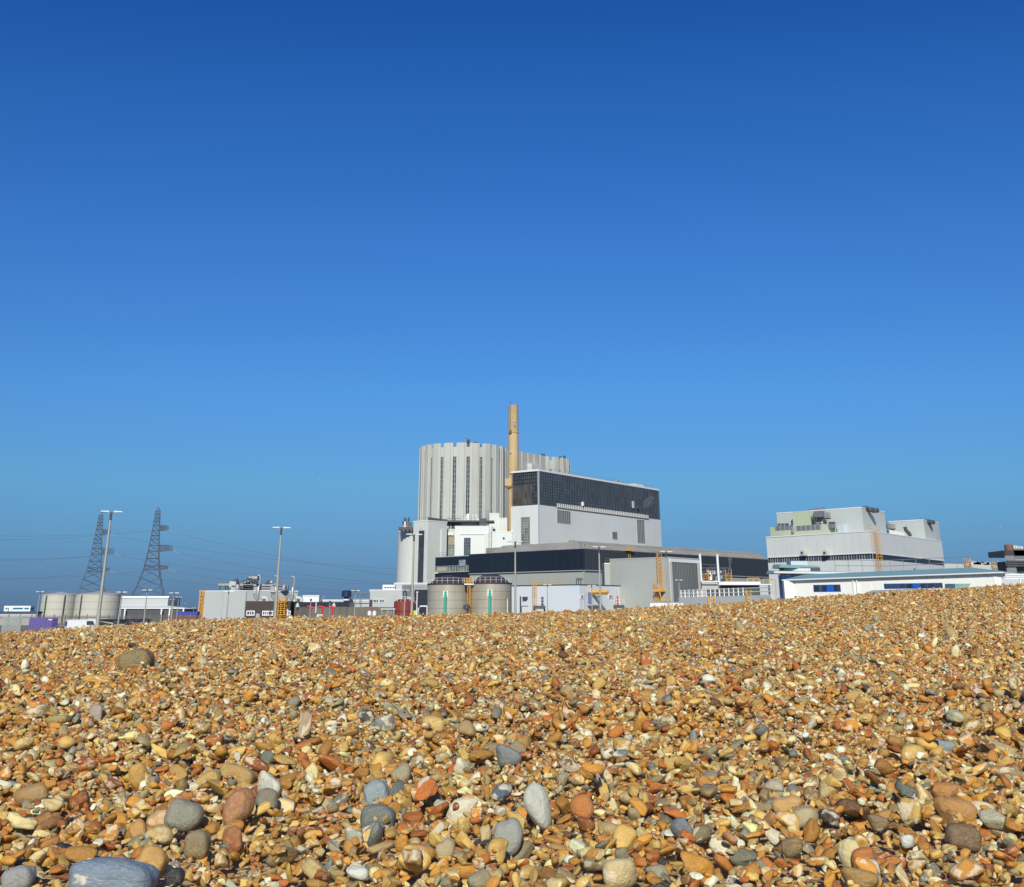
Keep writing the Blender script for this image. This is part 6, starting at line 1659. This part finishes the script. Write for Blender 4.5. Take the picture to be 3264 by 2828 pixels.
# named large stones seen in the photograph: px, py, width, height (px), turn (deg), colour, label
HEROES = [
 (434, 2107, 100, 60, 8, (140, 116, 74), 'large olive brown boulder standing alone on the upper shingle slope'),
 (364, 2800, 256, 100, -4, (124, 138, 158), 'long smooth blue grey slab, the biggest stone on the beach'),
 (587, 2603, 112, 92, -25, (146, 140, 126), 'big grey rounded stone beside a pink and cream oval pebble'),
 (761, 2577, 96, 106, 10, (178, 122, 88), 'big pinkish brown rounded triangular stone below a pale grey one'),
 (857, 2505, 86, 66, -20, (196, 192, 180), 'pale grey and white domed stone behind a dark round stone'),
 (850, 2557, 72, 75, 0, (134, 124, 106), 'dark grey brown ball-shaped stone in front of a pale domed stone'),
 (98, 2537, 118, 60, 12, (172, 138, 92), 'wide flat tan stone half sunk in small shingle'),
 (442, 2473, 54, 66, 20, (208, 158, 78), 'yellow tan egg-shaped pebble with rust spots standing on end'),
 (508, 2614, 80, 50, 14, (232, 190, 150), 'pink and cream oval pebble leaning on a big grey stone'),
 (507, 2664, 82, 48, 6, (222, 198, 146), 'cream oval pebble under a pink and cream one'),
 (444, 2652, 50, 68, 35, (204, 148, 82), 'orange tan oval pebble tilted next to a cream oval'),
 (662, 2490, 84, 44, 28, (206, 164, 92), 'long yellow stone lying aslant beside an olive slab'),
 (758, 2472, 112, 54, -14, (186, 152, 92), 'broad olive tan slab touching a long yellow stone'),
 (485, 2750, 88, 82, -30, (208, 160, 92), 'large tan stone with a split orange and cream face above the blue slab'),
 (740, 2678, 70, 72, 0, (166, 98, 58), 'large reddish brown lump of flint with a rough skin'),
 (630, 2693, 75, 74, 0, (140, 122, 92), 'grey brown blocky stone left of a reddish lump'),
 (558, 2797, 56, 46, 20, (44, 44, 48), 'shiny black flint wedged by the end of the blue slab'),
 (60, 2800, 92, 60, 12, (150, 150, 152), 'smooth mid grey stone next to an orange brown one by the blue slab'),
 (316, 2167, 92, 25, -2, (214, 158, 70), 'long thin yellow pebble shaped like a bone below the boulder'),
 (76, 2371, 56, 36, 8, (226, 196, 138), 'pale yellow oval pebble lying on dark shingle'),
 (183, 2300, 75, 38, 18, (168, 150, 100), 'long mottled olive stone with a rough skin'),
 (972, 2314, 42, 80, -8, (184, 152, 122), 'tall pinkish grey stone standing upright'),
 (304, 2275, 50, 52, 0, (178, 156, 146), 'flat lilac grey disc set on edge'),
 (1201, 2532, 76, 72, 15, (150, 160, 166), 'round mottled blue grey stone above a dark slab'),
 (1206, 2610, 107, 74, -6, (116, 118, 112), 'broad dark grey slab with a rusty middle'),
 (1712, 2572, 84, 132, 8, (196, 194, 184), 'tall pale stone with a white cap standing upright'),
 (1621, 2673, 96, 110, 6, (160, 158, 152), 'smooth grey stone tapering to a point at its top'),
 (1600, 2528, 70, 50, 10, (84, 98, 118), 'dark slate blue stone left of the tall pale stone'),
 (1621, 2413, 88, 62, -8, (128, 130, 130), 'grey stone with orange patches beside a brown one'),
 (1566, 2395, 64, 48, 5, (152, 126, 90), 'brown stone tucked behind a patchy grey one'),
 (1378, 2310, 78, 48, -10, (222, 186, 118), 'smooth cream yellow oval stone'),
 (1226, 2310, 66, 48, 6, (138, 138, 134), 'rounded grey stone near a rough black flint'),
 (1168, 2284, 52, 40, 0, (72, 70, 68), 'rough black flint with hollows'),
 (1488, 2326, 50, 54, 30, (176, 142, 92), 'upright tan pebble next to a pale split flint'),
 (1422, 2712, 64, 62, 20, (188, 166, 128), 'smooth beige rounded stone right of a long orange one'),
 (1337, 2719, 108, 50, -14, (210, 152, 76), 'long orange yellow cylinder-shaped stone'),
 (1128, 2677, 62, 70, 0, (176, 170, 154), 'grey stone with a brown hollow in its face'),
 (1855, 2576, 76, 74, 20, (196, 120, 58), 'rounded orange lump right of the tall pale stone'),
 (2174, 2647, 60, 72, 35, (118, 122, 128), 'slanting dark grey stone with smooth sides'),
 (1976, 2787, 112, 84, 0, (212, 186, 140), 'big cream flint with a knobbly broken top'),
 (1139, 2782, 74, 36, -6, (224, 220, 210), 'white finger-shaped flint lying flat'),
 (1983, 2412, 66, 40, 6, (126, 126, 122), 'flat dark grey stone on amber shingle'),
 (1282, 2470, 66, 60, 25, (166, 152, 124), 'grey beige stone leaning into a hollow'),
 (2912, 2406, 82, 60, -15, (222, 178, 98), 'bright yellow tan stone beside a striped blue grey one'),
 (3000, 2386, 90, 52, 8, (142, 150, 156), 'blue grey stone with paler stripes beside a yellow one'),
 (3018, 2524, 104, 50, -4, (184, 122, 58), 'long orange brown sausage-shaped stone'),
 (2710, 2728, 66, 88, 4, (222, 200, 146), 'tall cream stone behind an orange brown one'),
 (2756, 2745, 82, 72, 10, (190, 112, 50), 'round orange brown stone in front of a cream one'),
 (2776, 2767, 52, 46, 0, (206, 204, 196), 'small white flint with dark holes beside an orange brown stone'),
 (3070, 2670, 104, 68, -10, (124, 96, 66), 'dark brown block of flint with a rough crust'),
 (2525, 2701, 71, 55, 4, (124, 106, 72), 'round dark olive stone with a pitted skin'),
 (2238, 2659, 66, 52, 0, (132, 118, 84), 'round olive grey stone with a speckled skin'),
 (2800, 2623, 60, 46, 4, (142, 118, 84), 'round brown stone among grey ones'),
 (3127, 2581, 78, 44, -8, (228, 208, 172), 'white and cream chipped flint with a hollow'),
 (3047, 2585, 120, 70, -12, (190, 136, 80), 'thick curved brown flint with a bent back'),
 (2893, 2683, 44, 36, 0, (226, 222, 214), 'small round white pebble'),
 (2642, 2606, 66, 44, -10, (62, 50, 42), 'black and brown glassy flint'),
 (2586, 2537, 52, 54, 20, (142, 106, 58), 'olive brown pebble standing on edge'),
 (2508, 2566, 100, 50, 6, (206, 158, 96), 'wide tan orange stone behind a beige one'),
 (2566, 2608, 90, 64, -8, (188, 168, 128), 'wide beige stone in front of a tan orange one'),
 (2742, 2802, 112, 62, 0, (158, 126, 80), 'large tan brown stone below a white holed flint'),
]
def beach_hit(px, py):
    d = ray(px, py)
    lo, hi = 1.5, 33.0
    for _ in range(50):
        m = (lo + hi) / 2
        q = d * (m / d.y)
        if q.z + CAM_Z < beach_z(q.x, q.y) + .01: hi = m
        else: lo = m
    q = d * (lo / d.y)
    return q
hero_ids = set()
hero_meta = {}
def put(x, y, z, ax, e, col, k, shape):
    P['x'].append(x); P['y'].append(y); P['z'].append(z); P['ax'].append(ax); P['e'].append(e); P['col'].append(col); P['kcol'].append(k); P['shape'].append(shape)
# first a full bed of shingle, then the big named stones, then loose stones over and between
r1 = np.random.default_rng(11)
def throw(n, med, sig, lo, hi, sink, blocked=None, weight_near=1.0):
    yy = NEAR0 + (NEAR1 - NEAR0) * np.sqrt(r1.uniform((NEAR0 / NEAR1) ** 2 * .6, 1, n))
    xx = r1.uniform(-1, 1, n) * halfw(yy)
    ax, e = random_stones(r1, n, med, sig, lo, hi)
    fine = (1 + .30 * smooth_noise(xx * .9 + 4, yy * .9)) * np.interp(yy, [3, 5, 8, 12.5], [1.05, 1.0, .86, .80])
    ax = np.maximum(ax * fine[:, None], lo * .3)
    R = rot_mats(e)
    kc, cc = pick_colours(r1, n)
    for i in range(n):
        z = bed.drop(xx[i], yy[i], ax[i], R[i], len(P['x']), sink, blocked)
        if z is None: continue
        put(xx[i], yy[i], z, ax[i], e[i], cc[i], kc[i], int(r1.integers(0, 22)))
throw(84000, .028, .38, .012, .08, .5)
_X, _Y = np.meshgrid(bed.x0 + (np.arange(bed.nx) + .5) * bed.cell, bed.y0 + (np.arange(bed.ny) + .5) * bed.cell)
_m = bed.ID >= 0
_lift = float((bed.H[_m] - beach_z(_X[_m], _Y[_m])).mean()) - .005
bed.H -= np.float32(_lift); P['z'] = [z - _lift for z in P['z']]
del _X, _Y, _m
for hi_, (px, py, w, h, turn, rgb, lab) in enumerate(HEROES):
    q = beach_hit(px, py + h * .40)
    dist = q.length
    k = dist / math.hypot(F_PX, py - PPY)
    a, c = w * .5 * k, h * .5 * k
    if h > w: ax = np.array([a, min(a, c) * .85, c * 1.04])
    else: ax = np.array([a, (a + c) * .45, c * 1.04])
    e = np.array([-.12, math.radians(-turn), math.atan2(-q.x, q.y) * 0])
    sid = len(P['x'])
    hero_far = q.y > NEAR1
    rc_ = ray(px, py); yc = q.y + ax[1] * .6; z = CAM_Z + rc_.z * yc / rc_.y; xc = rc_.x * yc / rc_.y
    if not hero_far: bed.drop(xc, yc, ax, rot_mats(e[None])[0], sid, .75, fixed=np.float32(z))
    put(xc, yc, z, ax, e, np.array(srgb(*rgb)) * np.array([.90, .94, .85]), -1, 30 if ('slab' in lab or 'block' in lab or 'boulder' in lab) else 22 + hi_ % 8)
    hero_ids.add(sid); hero_meta[sid] = lab
_hmin, _hmax = min(hero_ids), max(hero_ids)
blk = lambda ids: np.count_nonzero((ids >= _hmin) & (ids <= _hmax)) > .05 * len(ids)
throw(15000, .042, .45, .015, .11, .55, blk)
throw(16000, .024, .35, .011, .05, .5, blk)

n_near = len(P['x'])
near = {k: np.array(v) for k, v in P.items()}
seen = np.bincount(bed.ID[bed.ID >= 0].ravel(), minlength=n_near)
dist = np.hypot(near['x'], near['y'])
areapx = seen * bed.cell ** 2 / dist ** 2
def to_px(x, y, z):
    c, s = math.cos(PITCH), math.sin(PITCH)
    dz = z - CAM_Z
    f = y * c + dz * s; u = -y * s + dz * c
    return PPX + F_PX * x / f, PPY - F_PX * u / f
pxx, pyy = to_px(near['x'], near['y'], near['z'])
inframe = (pxx > -20) & (pxx < 3284) & (pyy < 2850)
size_app = near['ax'].max(1) * np.sqrt(near['ax'][:, 1] * near['ax'][:, 2]) / dist ** 2
frac = seen * bed.cell ** 2 / (math.pi * near['ax'][:, 0] * near['ax'][:, 1])
rank = np.where(inframe & (frac > .45), size_app, 0)
for hid in hero_ids: rank[hid] = 1e9
chosen = np.argsort(-rank)[:300]
is_ind = np.zeros(n_near, bool); is_ind[chosen] = True

# the 300 stones that show largest, each a thing of its own
HI = [pebble_mesh('pebble_stone', 500 + i, 4 if i >= 22 else 3, mat_stone, .02 if i % 3 == 0 else 0, i >= 22) for i in range(30)] + [slab_mesh('pebble_stone', mat_stone)]
def short_name(lab):
    w = lab.split()
    for k, x in enumerate(w):
        if k > 1 and not any(l != lab and set(w[:k]) <= set(l.split()) for l in hero_meta.values()) and x.strip(',') in ('beside', 'behind', 'in', 'with', 'below', 'next', 'leaning', 'standing', 'half', 'under', 'tilted', 'lying', 'touching', 'wedged', 'shaped', 'set', 'above', 'left', 'near', 'tucked', 'right', 'tapering', 'on', 'among', 'rough', 'the', 'of'):
            return ' '.join(w[:k]).strip(',')
    return lab.split(',')[0]
SIZE_W = [(.085, 'small'), (.115, 'medium'), (9, 'large')]
for i in chosen:
    ax = near['ax'][i]
    o = bpy.data.objects.new('pebble' if i != min(hero_ids) else 'boulder', HI[int(near['shape'][i])])
    COL.objects.link(o)
    o.location = (near['x'][i], near['y'][i], near['z'][i])
    o.scale = ax
    o.rotation_euler = near['e'][i]
    o.color = (*near['col'][i], 1)
    if i in hero_meta:
        tag(o, hero_meta[i], 'boulder' if i == min(hero_ids) else 'stone', 'large stones on the shingle')
    else:
        cname = PALETTE[int(near['kcol'][i])][0]
        el = ax[0] / ax[1]; fl = ax[2] / ax[1]
        shp = 'long' if el > 1.45 else ('flat' if fl < .66 else ('rounded' if el < 1.2 else 'oval'))
        wid = next(nm for lim, nm in SIZE_W if ax[0] * 2 < lim)
        hd = [(math.hypot(near['x'][h] - near['x'][i], near['y'][h] - near['y'][i]), h) for h in hero_ids]
        dd, hn = min(hd)
        rel = 'touching' if dd < near['ax'][hn].max() + ax.max() + .02 else ('close to' if dd < .3 else ('in the open shingle near' if dd < .6 else 'some way from'))
        lab = f'{wid} {shp} {cname} pebble {rel} the {short_name(hero_meta[hn])}'
        if len(lab.split()) > 16: lab = ' '.join(lab.replace('in the open shingle near', 'near').split()[:16])
        tag(o, lab, 'pebble', f'{cname} pebbles on the beach')

# the rest of the shingle: one object, stones placed by geometry nodes
keep = ~is_ind & (seen > 0)
sets = [dict(pos=np.stack([near['x'], near['y'], near['z']], 1)[keep], ax=near['ax'][keep], e=near['e'][keep], col=near['col'][keep],
             pid=np.where(dist[keep] < 7.0, near['shape'][keep] % 12, 12 + near['shape'][keep] % 10))]
# farther off a dropped bed 3.2 m square is laid again and again with new colours
r2 = np.random.default_rng(5)
T = 3.2
tile = Bed(0, T, 0, T, .008, None, wrap=True)
TP = []
ax, e = random_stones(r2, 10000, .0285, .38, .018, .10)
R = rot_mats(e); txy = r2.uniform(0, T, (10000, 2))
for i in range(10000):
    z = tile.drop(txy[i, 0], txy[i, 1], ax[i], R[i], i, .5)
    TP.append(z)
ok = np.bincount(tile.ID[tile.ID >= 0].ravel(), minlength=10000) > 3
tz = np.array(TP)[ok]; tz = tz - float(tile.H.mean()) - .005
tax, te, txy = ax[ok], e[ok], txy[ok]
FAR1 = 38.5
def near_far_hero(X, Y):
    out = np.zeros(len(X), bool)
    for h in hero_ids:
        if near['y'][h] > NEAR1: out |= ((X - near['x'][h]) / near['ax'][h][0]) ** 2 + ((Y - near['y'][h]) / near['ax'][h][1]) ** 2 < 1.1
    return out
for j in range(int(NEAR1 // T) - 1, int(FAR1 // T) + 1):
    for i in range(-7, 7):
        X = txy[:, 0] + i * T + (j % 3) * 1.07; Y = txy[:, 1] + j * T
        m = ~near_far_hero(X, Y) & (Y > NEAR1 + .02 - .05 * smooth_noise(X * 3, Y)) & (Y < FAR1) & (np.abs(X) < Y * .44 + 2.0)
        if not m.any(): continue
        n = int(m.sum())
        sc = r2.uniform(.85, 1.25, (n, 1)) * np.where(r2.uniform(size=(n, 1)) < .012, 1.7, 1)
        k, c = pick_colours(r2, n)
        sets.append(dict(pos=np.stack([X[m], Y[m], tz[m] + beach_z(X[m], Y[m])], 1), ax=tax[m] * sc, e=te[m] + r2.normal(0, .25, (n, 3)), col=c,
                         pid=22 + r2.integers(0, 8, n)))
allp = {k: np.concatenate([s[k] for s in sets]) for k in sets[0]}
npt = len(allp['pos'])
shapes = bpy.data.collections.new('pebble_shapes')
def shape_obj(i, sub):
    o = bpy.data.objects.new(f'pebble_shape_{i:02d}', pebble_mesh('pebble_shape', 900 + i, sub, mat_peb, .02 if i % 4 == 0 else 0))
    shapes.objects.link(o)
for i in range(12): shape_obj(i, 3)
for i in range(12, 22): shape_obj(i, 2)
for i in range(22, 30): shape_obj(i, 2 if i < 26 else 2)
me = bpy.data.meshes.new('shingle')
me.vertices.add(npt)
me.vertices.foreach_set('co', allp['pos'].astype(np.float32).ravel())
for nm, arr, typ, fld in (('rot', allp['e'], 'FLOAT_VECTOR', 'vector'), ('scl', allp['ax'], 'FLOAT_VECTOR', 'vector'), ('col', allp['col'], 'FLOAT_VECTOR', 'vector')):
    at_ = me.attributes.new(nm, typ, 'POINT'); at_.data.foreach_set(fld, arr.astype(np.float32).ravel())
at_ = me.attributes.new('pid', 'INT', 'POINT'); at_.data.foreach_set('value', allp['pid'].astype(np.int32))
shingle = bpy.data.objects.new('shingle', me); COL.objects.link(shingle)
tag(shingle, 'orange and tan flint shingle covering the whole beach', 'shingle', kind='stuff')
ng = bpy.data.node_groups.new('lay_shingle', 'GeometryNodeTree')
ng.interface.new_socket('Geometry', in_out='INPUT', socket_type='NodeSocketGeometry')
ng.interface.new_socket('Geometry', in_out='OUTPUT', socket_type='NodeSocketGeometry')
gi, go = ng.nodes.new('NodeGroupInput'), ng.nodes.new('NodeGroupOutput')
ci = ng.nodes.new('GeometryNodeCollectionInfo'); ci.inputs['Collection'].default_value = shapes
ci.inputs['Separate Children'].default_value = True; ci.inputs['Reset Children'].default_value = True
ip = ng.nodes.new('GeometryNodeInstanceOnPoints'); ip.inputs['Pick Instance'].default_value = True
def named(nm, typ):
    n = ng.nodes.new('GeometryNodeInputNamedAttribute'); n.data_type = typ; n.inputs['Name'].default_value = nm
    return n.outputs['Attribute']
ng.links.new(gi.outputs[0], ip.inputs['Points']); ng.links.new(ci.outputs[0], ip.inputs['Instance'])
ng.links.new(named('pid', 'INT'), ip.inputs['Instance Index'])
e2r = ng.nodes.new('FunctionNodeEulerToRotation'); ng.links.new(named('rot', 'FLOAT_VECTOR'), e2r.inputs[0])
ng.links.new(e2r.outputs[0], ip.inputs['Rotation']); ng.links.new(named('scl', 'FLOAT_VECTOR'), ip.inputs['Scale'])
ng.links.new(ip.outputs[0], go.inputs[0])
shingle.modifiers.new('lay', 'NODES').node_group = ng
print('stones', n_near, 'instances', npt)
